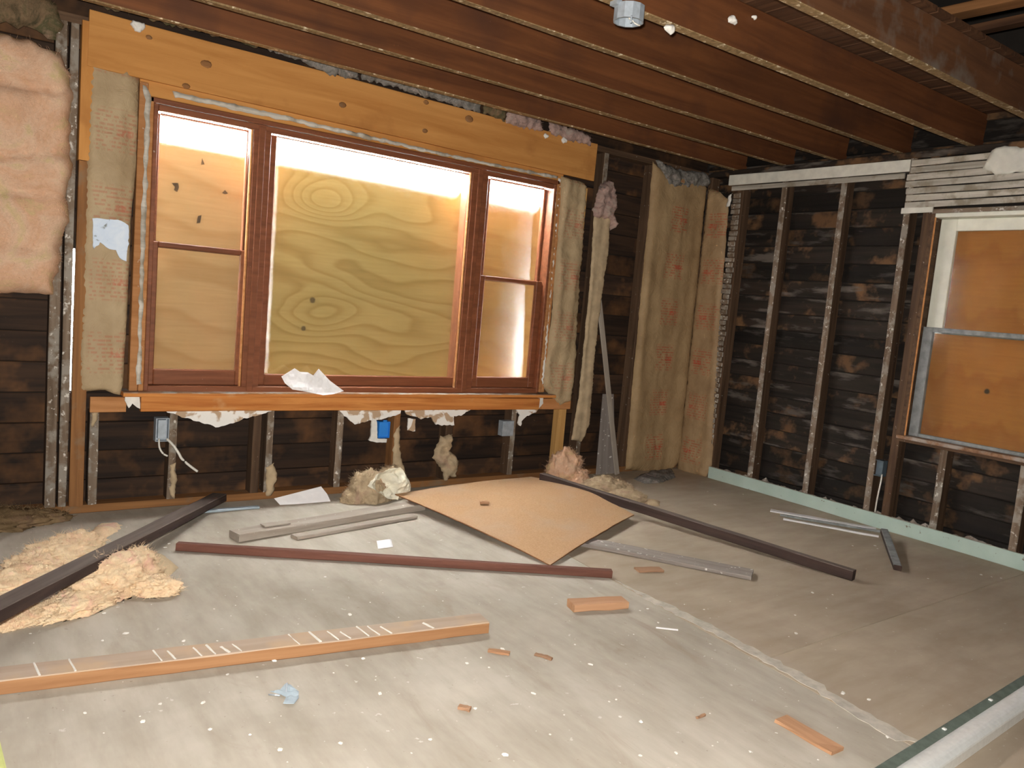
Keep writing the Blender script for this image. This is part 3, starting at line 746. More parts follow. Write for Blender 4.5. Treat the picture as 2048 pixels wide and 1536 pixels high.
# --- boarded double-hung window in the right wall
w2 = struct(empty('window_2', (XR, (VY0+VY1)/2, VZ0)))
def vbx(nm, y0, y1, z0, z1, d0, d1, m, p=None): return box(nm, (XR+d0, y0, z0), (XR+d1, y1, z1), M[m], p or w2, 0.003)
vbx('jamb', VY1, VY1+0.03, VZ0-0.02, VZ1+0.02, -0.005, 0.11, 'stud')
vbx('jamb', VY0-0.03, VY0, VZ0-0.02, VZ1+0.02, -0.005, 0.11, 'stud')
vbx('jamb_edge', VY1-0.008, VY1+0.002, VZ0-0.01, VZ1, -0.012, -0.004, 'jamb')
vbx('head_jamb', VY0, VY1, VZ1-0.005, VZ1+0.02, -0.012, 0.11, 'whitepaint')
vbx('sill_ledge', VY0-0.04, VY1+0.04, VZ0-0.022, VZ0, -0.03, 0.11, 'sill')
zm = RW(1950, 667, 0.05).z
def vsash(y0, y1, z0, z1, yi0, yi1, zi0, zi1, d, m):
    s = empty('sash', (XR+d, (y0+y1)/2, z0)); par(s, w2)
    for nm, q in (('stile', (yi1, y1, z0, z1)), ('stile', (y0, yi0, z0, z1)), ('rail', (yi0, yi1, z0, zi0)), ('rail', (yi0, yi1, zi1, z1))):
        mm = m if not (nm == 'rail' and q[2] == z0 and m == 'whitepaint') else 'graypaint'
        vbx(nm, *q, d, d+0.03, mm, s)
    vbx('pane', yi0-0.003, yi1+0.003, zi0-0.003, zi1+0.003, d+0.012, d+0.016, 'glass_clear', s)
vsash(VY0+0.004, VY1-0.004, zm-0.018, VZ1-0.006, VY0+0.07, RW(1898, 560, 0.06).y, zm+0.014, RW(1960, 461, 0.06).z, 0.06, 'whitepaint')
vsash(VY0+0.004, VY1-0.004, VZ0+0.001, zm+0.016, VY0+0.06, RW(1849, 780, 0.03).y, VZ0+0.022, zm-0.012, 0.026, 'graypaint')
op = box('plywood_sheet', (XR+0.135, VY0-0.12, VZ0-0.12), (XR+0.147, VY1+0.12, VZ1+0.12), M['plyO'])
tag(op, 'orange plywood sheet behind the white-framed window in the right wall', 'plywood')

# --- ceiling joists and attic
ce = struct(empty('ceiling', (1.5, 2.5, ZJ)))
JY = (3.91, 3.50, 3.10, 2.67, 2.25, 1.78)
for i, y in enumerate(JY):
    beam('joist', (XL-0.1, y+0.015, ZJ+0.095), (XR+0.1, y+0.015, ZJ+0.095+(0.0 if i else 0.0)), 0.044, 0.19, (0, 0, -1), M2('joist_dusty' if i == 5 else 'joist', 'joist_bot'), ce, seg=12, jit=0.0025)
x = XL-0.1
while x < XR+0.1:
    beam('deck_board', (x+0.07, 1.74, ZT+0.012), (x+0.07, YW+0.12, ZT+0.012), 0.136, 0.02, (0, 0, -1), M2('deck'), ce, seg=3)
    x += 0.14
for y in (1.30, 0.87, 0.44, 0.0, -0.42, -0.84, -1.26):
    beam('rafter_tie', (XL-0.1, y, 2.86), (XR+0.1, y, 2.86), 0.044, 0.14, (0, 0, -1), M2('joist', 'deck'), ce)
c0, c1 = F(1880, 32, 2.62), F(2048, -4, 2.62)
cv = (c1-c0).normalized()
beam('cross_board', c0-cv*0.4, c1+cv*0.7, 0.09, 0.04, (0, 0, -1), M2('atticlight'), ce)
c0, c1 = F(1930, 66, 2.75), F(2048, 36, 2.75)
beam('cross_board', c0-cv*0.3, c1+cv*0.7, 0.07, 0.04, (0, 0, -1), M2('deck'), ce)
rf = struct(empty('roof', (1.5, 1.3, 3.3)))
box('roof_deck', (XL-0.3, YF-0.3, 3.3), (XR+0.4, YW+0.2, 3.36), M['deck'], rf)
box('gable_panel', (XL-0.3, YF-0.3, 2.7), (XL-0.16, YW+0.2, 3.3), M['siding'], rf)
box('gable_panel', (XR+0.13, YF-0.3, 2.7), (XR+0.25, YW+0.2, 3.3), M['siding'], rf)
box('eave_panel', (XL-0.3, YF-0.3, 2.7), (XR+0.25, YF-0.16, 3.3), M['siding'], rf)
box('eave_panel', (XL-0.3, YW+0.112, 2.7), (XR+0.25, YW+0.2, 3.3), M['siding'], rf)
struct(box('wall_left', (XL-0.16, YF-0.16, -0.25), (XL, YW+0.13, 2.75), M['deck']))
struct(box('wall_front', (XL-0.16, YF-0.16, -0.25), (XR+0.13, YF, 2.75), M['deck']))

# ------------------------------------------------------------------ insulation and torn coverings on the walls
rn = lambda k, s=0: noise.noise(Vector((k, s, 0.3)))
def vcrease(amp, f, seed):
    return lambda u, v: amp*(noise.noise(Vector((u*f+0.35*noise.noise(Vector((u*4, v*3, seed))), v*1.3, seed)))*1.2 + 0.5*abs(noise.noise(Vector((u*f*2.3+v*1.5, v*3.0, seed+5)))))
o = pad('insulation_batt', [W(-230, 50), W(0, 70), W(70, 82), W(118, 108), W(138, 150), W(142, 330), (W(134, 420)), W(122, 520), W(103, 588), W(40, 582), W(-40, 590), W(-230, 585)], 'back', M['pink'], h=0.075, amp=0.35, freq=6, res=0.024, edge=0.07, ragged=0.012, seed=21,
        creases=lambda u, v: -0.05*max(0, 1-abs(v-0.93-0.10*u)/0.035)-0.045*max(0, 1-abs(v-0.64-0.05*math.sin(u*5))/0.03)-0.04*max(0, 1-abs(v-0.48-0.05*u)/0.03)-0.025*max(0, 1-abs(v-0.25)/0.03))
tag(o, 'pink fibreglass batt bulging from the wall left of the big window', 'insulation')
o = pad('insulation_batt', [W(-230, -60), W(60, -40), W(112, 10), W(126, 50), W(108, 78), W(60, 60), W(0, 48), W(-230, 26)], 'back', M['moldbatt'], h=0.03, amp=0.6, freq=12, res=0.02, edge=0.05, ragged=0.012, seed=22)
tag(o, 'dark mouldy insulation in the upper left corner above the pink batt', 'insulation')
o = pad('kraft_facing', [W(178, 124), W(278, 150), W(272, 330), W(262, 440), W(256, 590), W(246, 770), W(240, 790), W(228, 788), W(210, 780), W(158, 784), W(163, 560), W(172, 320)], 'back', M['kraftpale'], h=0.018, amp=0.3, freq=7, res=0.018, edge=0.015, ragged=0.0015, seed=23, creases=vcrease(0.02, 12, 2.0))
tag(o, 'tan kraft-paper strip between the left post and the big window', 'insulation')
o = pad('kraft_facing', [W(1122, 352), W(1172, 366), W(1162, 520), W(1150, 700), W(1140, 800), W(1118, 812), W(1084, 772), W(1102, 640), W(1112, 500)], 'back', M['kraftpale'], h=0.03, amp=0.5, freq=8, res=0.02, edge=0.03, ragged=0.004, seed=24, creases=vcrease(0.02, 16, 4.0))
tag(o, 'crumpled kraft-paper strip along the right edge of the big window', 'insulation')
o = pad('kraft_facing', [W(1305, 322), W(1330, 350), W(1380, 352), W(1412, 372), W(1400, 500), W(1380, 700), W(1356, 925), W(1340, 940), W(1300, 945), W(1250, 940), W(1262, 800), W(1280, 600), W(1298, 420)], 'back', M['kraft'], h=0.03, amp=0.2, freq=5, res=0.02, edge=0.05, ragged=0.004, seed=25, creases=vcrease(0.012, 10, 6.0))
tag(o, 'printed kraft batt on the window wall, left half of the corner pair', 'insulation')
o = pad('kraft_facing', [RW(1418, 375), RW(1440, 385), RW(1458, 400), RW(1446, 560), RW(1434, 760), RW(1424, 930), RW(1412, 955), RW(1390, 952), RW(1372, 950), RW(1355, 940), RW(1380, 720), RW(1402, 520)], 'right', M['kraft_r'], h=0.03, amp=0.25, freq=6, res=0.02, edge=0.05, ragged=0.004, seed=26, creases=vcrease(0.014, 10, 8.0))
tag(o, 'printed kraft batt on the right wall, right half of the corner pair', 'insulation')
o = pad('insulation_tuft', [W(1312, 320), W(1350, 338), W(1410, 345), W(1418, 372), W(1385, 378), W(1340, 378), W(1322, 360)], 'back', M['graytuft'], h=0.04, amp=0.6, freq=14, res=0.016, edge=0.03, ragged=0.01, seed=27)
tag(o, 'dark grey tuft of dusty insulation on top of the corner kraft batts', 'insulation')
for nm, n_, l_ in (('insulation_batt', 2500, 0.022), ('insulation_batt.001', 1500, 0.022)):
    q_ = bpy.data.objects[nm]; fuzz(q_, n_, l_, q_.data.materials[0], 3)
# ragged tufts along the top of the header
for k, (pts, m, lab) in enumerate((
    ([(175, -18), (260, -5), (360, 28), (520, 68), (520, 96), (430, 70), (352, 55), (280, 30), (200, 14)], 'moldbatt', 'dark dusty insulation along the left end of the header top'),
    ([(522, 68), (620, 98), (700, 122), (718, 140), (716, 160), (660, 148), (600, 124), (524, 96)], 'graytuft', 'grey insulation tuft over the header above the wide middle pane'),
    ([(724, 136), (800, 150), (900, 180), (962, 196), (960, 226), (880, 202), (800, 178), (724, 158)], 'graytuft', 'grey insulation tuft over the header, just right of its widest gap'),
    ([(968, 200), (1010, 212), (1010, 244), (966, 226)], 'moldbatt', 'small black tuft between the grey and pink tufts over the header'),
    ([(1014, 218), (1080, 236), (1084, 262), (1040, 254), (1012, 244)], 'pinktuft', 'pinkish tuft over the header above the narrow right sash'),
    ([(1098, 243), (1160, 262), (1184, 272), (1180, 292), (1130, 278), (1096, 265)], 'pinktuft', 'pink tuft at the right end of the header top'))):
    o = pad('insulation_tuft', [W(x_, y_, -0.024) for x_, y_ in pts], 'back', M[m], h=0.022, amp=0.7, freq=16, res=0.014, edge=0.02, ragged=0.010, seed=40+k)
    fuzz(o, 500, 0.022, M[m], k)
    tag(o, lab, 'insulation')
# hanging insulation right of the window
o = pad('insulation_strip', [W(1188, 430), W(1220, 436), W(1217, 500), W(1208, 560), W(1197, 640), W(1188, 720), W(1184, 790), W(1178, 850), W(1162, 884), W(1142, 880), W(1156, 800), W(1166, 700), W(1178, 580)], 'back', M['kraftplain'], h=0.014, amp=0.4, freq=6, res=0.012, edge=0.008, ragged=0.004, seed=28, creases=vcrease(0.008, 18, 3.0))
tag(o, 'torn kraft and fibre strip hanging on the stud right of the big window', 'insulation')
o = pad('insulation_tuft', [W(1196, 370), W(1208, 362), W(1222, 360), W(1230, 396), W(1226, 430), W(1230, 450), W(1220, 462), W(1216, 440), W(1190, 436), W(1184, 420), W(1192, 400)], 'back', M['pinktuft'], h=0.05, amp=0.6, freq=14, res=0.012, edge=0.03, ragged=0.010, seed=36)
tag(o, 'grey-pink tuft at the top of the hanging kraft strip right of the window', 'insulation')
o = pad('insulation_scrap', [W(882, 872, -.004), W(905, 868, -.004), (W(900, 900, -.004)), W(916, 920, -.004), W(910, 955, -.004), W(900, 950, -.004), W(892, 962, -.004), W(880, 935, -.004), W(864, 915, -.004)], 'back', M['tanfluff'], h=0.03, amp=0.6, freq=16, res=0.012, edge=0.02, ragged=0.008, seed=29)
tag(o, 'ragged tan insulation scrap hanging below the apron, left of the grey square box', 'insulation')
o = pad('kraft_scrap', [W(788, 868, -.003), W(800, 850, -.003), W(800, 910, -.003), W(812, 945, -.003), W(785, 945, -.003), W(786, 900, -.003)], 'back', M['kraftplain'], h=0.012, amp=0.4, freq=14, res=0.014, edge=0.01, seed=30)
tag(o, 'kraft scrap hanging on the stud beside the blue box', 'kraft paper')
o = pad('kraft_scrap', [W(340, 930, -.003), W(352, 925, -.003), W(353, 960, -.003), W(348, 998, -.003), W(340, 990, -.003)], 'back', M['kraftplain'], h=0.012, amp=0.4, freq=14, res=0.012, edge=0.008, seed=33)
tag(o, 'kraft scrap on the stud under the grey box with loose cables', 'kraft paper')
o = pad('kraft_scrap', [W(532, 935, -.003), W(548, 925, -.003), W(554, 950, -.003), W(545, 990, -.003), W(532, 992, -.003)], 'back', M['kraftplain'], h=0.014, amp=0.4, freq=14, res=0.012, edge=0.008, seed=34)
tag(o, 'kraft scrap on the stud behind the paper lying on the floor', 'kraft paper')
o = pad('kraft_scrap', [W(184, 826, -.003), W(196, 822, -.003), W(195, 842, -.003), W(183, 854, -.003)], 'back', M['kraftplain'], h=0.008, res=0.01, edge=0.006, seed=35)
tag(o, 'little kraft scrap at the left end under the window apron', 'kraft paper')

# torn drywall left under the apron
for k, (pts, lab) in enumerate((
    ([(318, 816), (560, 816), (520, 828), (470, 842), (436, 854), (380, 838), (340, 826)], 'pointed drywall remnant under the left part of the apron'),
    ([(672, 816), (800, 816), (798, 826), (770, 836), (742, 840), (708, 848), (692, 834)], 'torn drywall remnant under the apron above the blue box'),
    ([(806, 816), (945, 816), (920, 830), (906, 832), (906, 850), (870, 850), (862, 834), (840, 836), (812, 828)], 'torn drywall remnant under the apron right of the blue box'),
    ([(1030, 816), (1078, 814), (1070, 824), (1052, 832), (1044, 838), (1040, 852), (1034, 846), (1038, 830)], 'small torn drywall piece under the right end of the apron'))):
    o = pad('drywall_remnant', [W(x_, y_, -0.006) for x_, y_ in pts], 'back', M['drywall'], h=0.004, amp=0.4, freq=16, thick=0.012, res=0.014, edge=0.02, ragged=0.005, seed=50+k, smooth=False)
    tag(o, lab, 'drywall')
o = pad('drywall_flake', [W(816, 836, -.01), W(830, 838, -.01), W(828, 862, -.01), W(814, 860, -.01)], 'back', M['drywall'], thick=0.008, h=0.003, res=0.01, ragged=0.003, seed=56, smooth=False)
tag(o, 'small drywall flake dangling below the apron right of the blue box', 'drywall')
o = pad('drywall_flake', [W(251, 788, -.012), W(279, 786, -.012), W(279, 817, -.012), W(264, 806, -.012), W(256, 815, -.012), W(250, 800, -.012)], 'back', M['plaster'], thick=0.012, h=0.002, res=0.012, ragged=0.003, seed=57, smooth=False)
tag(o, 'white drywall piece at the left end of the window apron', 'drywall')
o = pad('drywall_flake', [W(1074, 792, -.012), W(1084, 790, -.012), W(1085, 806, -.012), W(1074, 818, -.012)], 'back', M['plaster'], thick=0.012, h=0.002, res=0.01, ragged=0.003, seed=58, smooth=False)
tag(o, 'white drywall piece at the right end of the window apron', 'drywall')
o = pad('painted_scrap', [W(187, 437, -.05), W(235, 438, -.05), W(257, 450, -.05), W(256, 500, -.05), W(250, 522, -.05), W(238, 516, -.05), W(232, 500, -.05), W(212, 494, -.05), W(200, 484, -.05), W(187, 498, -.05)], 'back', M['bluescrap'], thick=0.006, h=0.004, amp=0.4, res=0.014, ragged=0.005, seed=59, smooth=False)
tag(o, 'pale blue painted drywall scrap stuck on the kraft strip left of the window', 'drywall')
# plaster blobs on the header and joists
for k, (p, r, lab) in enumerate((
    (W(276, 52, -.03), 0.032, 'white plaster blob near the top left of the header board'),
    (W(1092, 272, -.03), 0.020, 'left one of two white plaster blobs at the right end of the header'),
    (W(1128, 281, -.03), 0.024, 'right one of two white plaster blobs at the right end of the header'),
    (PY(1464, 41, 2.24), 0.022, 'larger white clip on the joist side near the ceiling box'),
    (PY(1507, 35, 2.24), 0.011, 'smaller white clip on the joist side near the ceiling box'),
    (PY(1338, 58, 2.24), 0.022, 'white plaster lump on the joist edge right of the ceiling box'))):
    o = pad('plaster_blob', [p+Vector((math.cos(a)*r*(1.25 if k > 2 else 1), 0, math.sin(a)*r*(0.75+0.25*math.sin(3*a+k)))) for a in [i*math.pi/5 for i in range(10)]], 'back', M['plaster'], h=0.016, amp=0.6, freq=30, res=0.005, edge=0.012, ragged=0.002, seed=60+k)
    tag(o, lab, 'plaster')

# ------------------------------------------------------------------ electrical boxes
def ebox(p, wd, ht, dep, mat, label, wall='back'):
    t = thing('junction_box', label, 'electrical box', (p.x, p.y, p.z))
    tt = 0.004
    def q(nm, a, b):
        if wall == 'back': lo, hi = (p.x+a[0], p.y+a[1], p.z+a[2]), (p.x+b[0], p.y+b[1], p.z+b[2])
        else: lo, hi = (p.x+a[1], p.y-b[0], p.z+a[2]), (p.x+b[1], p.y-a[0], p.z+b[2])
        return box(nm, lo, hi, M[mat], t, 0.001)
    q('side_panel', (-wd/2, 0, -ht/2), (-wd/2+tt, dep, ht/2)); q('side_panel', (wd/2-tt, 0, -ht/2), (wd/2, dep, ht/2))
    q('end_panel', (-wd/2+tt, 0, -ht/2), (wd/2-tt, dep, -ht/2+tt)); q('end_panel', (-wd/2+tt, 0, ht/2-tt), (wd/2-tt, dep, ht/2))
    return t, q
p = W(769, 860, -0.01); t, q = ebox(p, 0.072, 0.098, 0.05, 'bluebox', 'blue plastic outlet box in the wall below the apron')
q('back_panel', (-0.032, 0.012, -0.045), (0.032, 0.05, 0.045))
q('mounting_ear', (-0.012, -0.003, 0.049), (0.012, 0.004, 0.06))
o = pad('plaster_collar', [W(742, 836, -.012), W(752, 836, -.012), W(753, 876, -.012), W(772, 878, -.012), W(770, 884, -.012), W(748, 884, -.012), W(736, 880, -.012), W(741, 872, -.012)], 'back', M['plaster'], thick=0.012, h=0.003, res=0.012, ragged=0.003, seed=70, smooth=False)
tag(o, 'white drywall sliver round the left side of the blue outlet box', 'drywall')
p = W(1016, 857, -0.02); t, q = ebox(p, 0.088, 0.10, 0.05, 'galv', 'grey square metal box with cover on the stud under the apron')
q('cover_plate', (-0.044, -0.004, -0.05), (0.044, 0.002, 0.05))
for dz in (-0.035, 0.035): q('screw', (-0.004, -0.007, dz-0.004), (0.004, -0.003, dz+0.004))
p = W(325, 860, -0.0); t, q = ebox(p, 0.064, 0.12, 0.05, 'galv', 'grey metal outlet box with two loose white cables, left under the apron')
q('back_panel', (-0.028, 0.03, -0.056), (0.028, 0.05, 0.056)); q('receptacle', (-0.02, 0.006, -0.045), (0.02, 0.03, 0.05))
tube('cable', [W(318, 878, .01), W(319, 895, -.02), W(326, 907, -.03), W(335, 912, -.03)], 0.005, M['cable'], t)
tube('cable', [W(334, 878, .01), W(346, 890, -.03), W(357, 906, -.05), W(364, 918, -.05), W(380, 932, -.05), W(395, 943, -.05)], 0.007, M['cable'], t)
p = RW(1755, 936, 0.0); t, q = ebox(p, 0.066, 0.10, 0.05, 'darkgalv', 'dull blue-grey outlet box low on the right wall studs', 'right')
q('back_panel', (-0.029, 0.02, -0.046), (0.029, 0.05, 0.046))
tube('cable', [RW(1764, 948, .01), RW(1762, 962, -.02), RW(1757, 985, -.03), RW(1753, 1005, -.03), RW(1750, 1024, -.03)], 0.005, M['cable'], t)
# ceiling box
p = PY(1258, 30, 2.235)
t = thing('ceiling_box', 'round grey metal ceiling box hanging from a joist', 'electrical box', (p.x, p.y, p.z))
bm = bmesh.new()
for (r, z0, z1) in ((0.056, -0.025, 0.03),):
    n8 = 12
    lo = [bm.verts.new((r*math.cos(2*math.pi*i/n8), r*math.sin(2*math.pi*i/n8), z0)) for i in range(n8)]
    hi = [bm.verts.new((r*math.cos(2*math.pi*i/n8), r*math.sin(2*math.pi*i/n8), z1)) for i in range(n8)]
    li = [bm.verts.new((0.9*r*math.cos(2*math.pi*i/n8), 0.9*r*math.sin(2*math.pi*i/n8), z0)) for i in range(n8)]
    hi2 = [bm.verts.new((0.9*r*math.cos(2*math.pi*i/n8), 0.9*r*math.sin(2*math.pi*i/n8), z1-0.006)) for i in range(n8)]
    for i in range(n8):
        bm.faces.new((lo[i-1], lo[i], hi[i], hi[i-1])); bm.faces.new((li[i], li[i-1], hi2[i-1], hi2[i])); bm.faces.new((lo[i], lo[i-1], li[i-1], li[i]))
    bm.faces.new(hi); bm.faces.new(hi2[::-1])
bmesh.ops.recalc_face_normals(bm, faces=bm.faces)
me = bpy.data.meshes.new('box_body'); bm.to_mesh(me); bm.free()
link('box_body', me, M['galv'], t, p)
box('mounting_bracket', (p.x-0.07, p.y-0.006, p.z+0.02), (p.x-0.045, p.y+0.03, p.z+0.05), M['galv'], t)
tube('screw', [p+Vector((-0.028, -0.045, -0.02)), p+Vector((-0.028, -0.045, -0.045))], 0.004, M['galv'], t)
tube('wire', [p+Vector((0.0, 0.0, -0.01)), p+Vector((0.02, -0.02, -0.03)), p+Vector((0.045, -0.015, -0.028))], 0.003, M['cable'], t)

# ------------------------------------------------------------------ leaning pieces by the hanging insulation
a = W(1235, 938, -0.06); b_ = W(1196, 580, 0.02)
a.z = 0.002
tag(beam('lath_stick', a, b_, 0.045, 0.012, (0, -1, 0.1), M2('grayplank')), 'thin grey lath leaning on the wall left of the corner kraft', 'stick')
g0 = W(1212, 938, -0.03); g1 = W(1216, 788, 0.03)
g0.z = 0.002
tag(beam('panel_scrap', g0, g1, 0.19, 0.010, (0, -1, 0.15), M2('mauveplank'), taper=0.55), 'tapering grey panel scrap leaning behind the thin lath', 'panel')

# ------------------------------------------------------------------ lumber on the floor
def lum(name, pa, pb, wd, ht, mats, label, cat='lumber', za=0.0, zb=0.0, ext=(0, 0), away=1, **kw):
    """pa, pb: the near bottom edge where it lies"""
    a = F(*pa, za); b = F(*pb, zb); d = (b-a).normalized()
    a = a-d*ext[0]; b = b+d*ext[1]
    s = Vector((-d.y, d.x, 0)).normalized()
    if s.dot(Vector((FWD.x, FWD.y, 0))) < 0: s = -s
    nrm = d.cross(s).normalized(); nrm = nrm if nrm.z > 0 else -nrm
    off = s*(wd/2)*away + nrm*(ht/2+0.0015)
    o = beam(name, a+off, b+off, wd, ht, (0, 0, 1), M2(*mats), **kw)
    return tag(o, label, cat)
b1 = lum('long_board', (0, 1392), (977, 1268), 0.092, 0.042, ('tanboard', 'tanmark'), 'long tan two-by-four with pale plaster marks across the left foreground', ext=(0.35, 0), seg=14)
# pale plaster lines where the lath used to cross it
a1 = F(0, 1392); c1_ = F(977, 1268); dd = (c1_-a1).normalized(); ss = Vector((-dd.y, dd.x, 0)); ss = ss if ss.dot(FWD) > 0 else -ss
for k, px in enumerate((78, 150, 322, 350, 403, 430, 458, 482, 598, 640, 676, 700, 737, 758, 782, 866)):
    q = F(px, 1392-(px)*0.127); t_ = (q-a1).dot(dd); base = a1+dd*t_+Vector((0, 0, 0.0445))
    wd_ = rnd.uniform(0.05, 0.09); lw = rnd.choice((0.004, 0.005, 0.008))
    beam('plaster_mark', base+ss*0.004, base+ss*wd_-dd*0.02, lw, 0.003, (0, 0, 1), M2('plaster'), b1, seg=3, jit=0.0012)
lum('strip_bar', (351, 1103), (1224, 1158), 0.036, 0.034, ('redbar', 'redbar'), 'thin red-brown strip lying across the middle of the floor', ext=(0, 0), seg=10)
lum('dark_beam', (-10, 1222), (424, 1001), 0.075, 0.04, ('darkbeam', 'darkbeam_top'), 'dark dusty two-by-four lying across the fibreglass at the left', za=0.13, zb=0.012, ext=(0.5, 0), seg=10)
lum('dark_beam', (1078, 962), (1703, 1163), 0.045, 0.05, ('darkbeam', 'darkbeam_top'), 'dark beam resting over the back edge of the brown hardboard', za=0.062, zb=0.0, seg=10)
lum('grey_plank', (478, 1086), (822, 1026), 0.095, 0.036, ('grayplank', 'grayplank'), 'grey plank on the floor at the left corner of the hardboard', ext=(0, 0.1), seg=6)
lum('grey_plank', (590, 1078), (800, 1040), 0.06, 0.016, ('grayplank', 'grayplank'), 'thin grey plank just in front of the thicker grey plank', ext=(0, 0.1), away=1, seg=4).location.y -= 0.03
lum('grey_plank', (1185, 1098), (1502, 1162), 0.12, 0.02, ('mauveplank', 'mauveplank'), 'flat grey plank with white specks right of the hardboard', ext=(0.15, 0), seg=6)
pc = F(552, 1052, 0.040)
tag(beam('wood_chip', pc+Vector((-0.06, 0.015, 0.004)), pc+Vector((0.07, 0.03, 0.004)), 0.05, 0.006, (0, 0, 1), M2('grayplank')), 'thin grey-brown offcut lying on the thick grey plank', 'wood chip')
lum('blue_strip', (400, 1028), (519, 1018), 0.03, 0.012, ('bluegray',), 'blue-grey strip on the floor near the wall, right of the dark beam', 'strip', seg=3)
# brown hardboard
ca, cb_, cc, cd_ = F(790, 990, 0.055), F(1062, 955, 0.05), F(1268, 1031, 0.035), F(1100, 1132, 0.006)
og = (ca+cb_+cc+cd_)/4
def bil(s, t): return (ca*(1-s)+cb_*s)*(1-t)+(cd_*(1-s)+cc*s)*t
NN = 26; vs_, fs = [], []
for lay in (0, 1):
    for i in range(NN+1):
        for j in range(NN+1):
            s, t_ = i/NN, j/NN
            p = bil(s, t_)
            p.z += 0.045*math.sin(math.pi*t_)*(0.35+0.65*s)*0.8 + 0.012*math.sin(math.pi*s) + 0.004*noise.noise(Vector((s*3, t_*3, 1)))
            if j == NN: p += (bil(s, 0)-bil(s, 1)).normalized()*0.006*noise.noise(Vector((s*9, 2, 1)))
            if i == NN: p += (bil(0, t_)-bil(1, t_)).normalized()*(0.02*noise.noise(Vector((t_*4, 5, 1)))+0.004*noise.noise(Vector((t_*30, 5, 1))))
            p.z += 0.0055*(1-lay)
            vs_.append(tuple(p-og))
K = (NN+1)*(NN+1); idx = lambda i, j, l=0: l*K+i*(NN+1)+j
mi = []
for i in range(NN):
    for j in range(NN):
        fs.append((idx(i, j), idx(i+1, j), idx(i+1, j+1), idx(i, j+1))); fs.append((idx(i, j, 1), idx(i, j+1, 1), idx(i+1, j+1, 1), idx(i+1, j, 1))); mi += [0, 0]
for i in range(NN):
    fs += [(idx(i, 0), idx(i, 0, 1), idx(i+1, 0, 1), idx(i+1, 0)), (idx(i, NN), idx(i+1, NN), idx(i+1, NN, 1), idx(i, NN, 1)), (idx(0, i), idx(0, i+1), idx(0, i+1, 1), idx(0, i, 1)), (idx(NN, i), idx(NN, i, 1), idx(NN, i+1, 1), idx(NN, i+1))]
    mi += [1, 1, 1, 1]
me = bpy.data.meshes.new('hardboard_sheet'); me.from_pydata(vs_, [], fs); me.update()
o = link('hardboard_sheet', me, [M['cardboard'], M['cardedge']], None, og)
for p_, k in zip(me.polygons, mi): p_.material_index = k
bm = bmesh.new(); bm.from_mesh(me); bmesh.ops.recalc_face_normals(bm, faces=bm.faces); bm.to_mesh(me); bm.free()
tag(o, 'warped brown hardboard sheet lying on the floor below the window', 'board')
# white strips and the stick by the right baseboard
lum('white_strip', (1540, 1024), (1752, 1062), 0.045, 0.010, ('whitelath',), 'white painted strip nearest the mint baseboard', 'strip', seg=5)
lum('white_strip', (1566, 1041), (1757, 1076), 0.026, 0.010, ('whitelath',), 'thinner white painted strip on the room side of the pair', 'strip', seg=5)
lum('grey_strip', (1560, 1033), (1770, 1068), 0.016, 0.014, ('graypaint',), 'grey strip lying between the two white strips', 'strip', seg=5)
a = F(1768, 1062, 0.05); b_ = F(1795, 1136, 0.016)
tag(beam('short_stick', a, b_, 0.04, 0.028, (0, 0, 1), M2('darkbeam', 'graypaint')), 'short dark stick propped on the ends of the white strips', 'stick')

# ------------------------------------------------------------------ fibreglass and paper on the floor
def mound(name, pxs, m, h, label, seed, amp=0.6, freq=9, res=0.02, edge=0.1, z=0.0, rag=0.012, cat='insulation', parent=None, creases=None):
    o = pad(name, [F(x_, y_, z) for x_, y_ in pxs], 'floor', M[m], h=h, amp=amp, freq=freq, res=res, edge=edge, ragged=rag, seed=seed, parent=parent, creases=creases)
    return tag(o, label, cat) if parent is None else o
def blobs(name, parts, m, label, seed, amp=0.28, cat='insulation', sub=5):
    """one torn clump of fibre: lumps (sighted spot on the floor, half sizes, turn) grown together, flat underneath"""
    c0 = sum((F(q[0], q[1]) for q in parts), Vector())/len(parts)
    bm = bmesh.new()
    for k, (px, py, rx, ry, rz, rot) in enumerate(parts):
        r = bmesh.ops.create_icosphere(bm, subdivisions=sub, radius=1)
        ctr = F(px, py)-c0; ca_, sa_ = math.cos(rot), math.sin(rot)
        for v in r['verts']:
            n_ = v.co.copy(); q = Vector((n_.x*rx, n_.y*ry, n_.z*rz))
            u = n_*1.7+Vector((seed*3.7, k*5.1, seed))
            d = amp*fbm(u.x*1.3, u.y*1.3, u.z*1.3, 3)+0.5*amp*noise.fractal(u*4.0, 0.6, 2.0, 4)+0.16*amp*noise.noise(u*22)
            q *= 1+d
            v.co = ctr+Vector((q.x*ca_-q.y*sa_, q.x*sa_+q.y*ca_, max(0.001, q.z+rz*0.35)))
    me = bpy.data.meshes.new(name); bm.to_mesh(me); bm.free()
    for p_ in me.polygons: p_.use_smooth = True
    o = tag(link(name, me, M[m], None, c0), label, cat)
    bpy.context.view_layer.update(); fuzz(o, 900*len(parts), 0.028, M[m], seed)
    return o
blobs('fibreglass_chunk', [(30, 1175, 0.17, 0.10, 0.05, 0.3), (120, 1122, 0.15, 0.10, 0.06, 0.5), (150, 1105, 0.10, 0.08, 0.06, 0.2), (70, 1140, 0.10, 0.08, 0.05, 0.2)], 'pinkyellow', 'pink fibreglass chunk behind the dark beam at the left', 80)
blobs('fibreglass_chunk', [(225, 1180, 0.17, 0.10, 0.09, 0.5), (262, 1150, 0.10, 0.08, 0.08, 0.3), (305, 1186, 0.10, 0.05, 0.05, -0.5), (160, 1218, 0.15, 0.07, 0.04, 0.6), (175, 1205, 0.12, 0.07, 0.045, 0.3)], 'pinkyellow', 'largest yellow-pink fibreglass clump in front of the dark beam', 81)
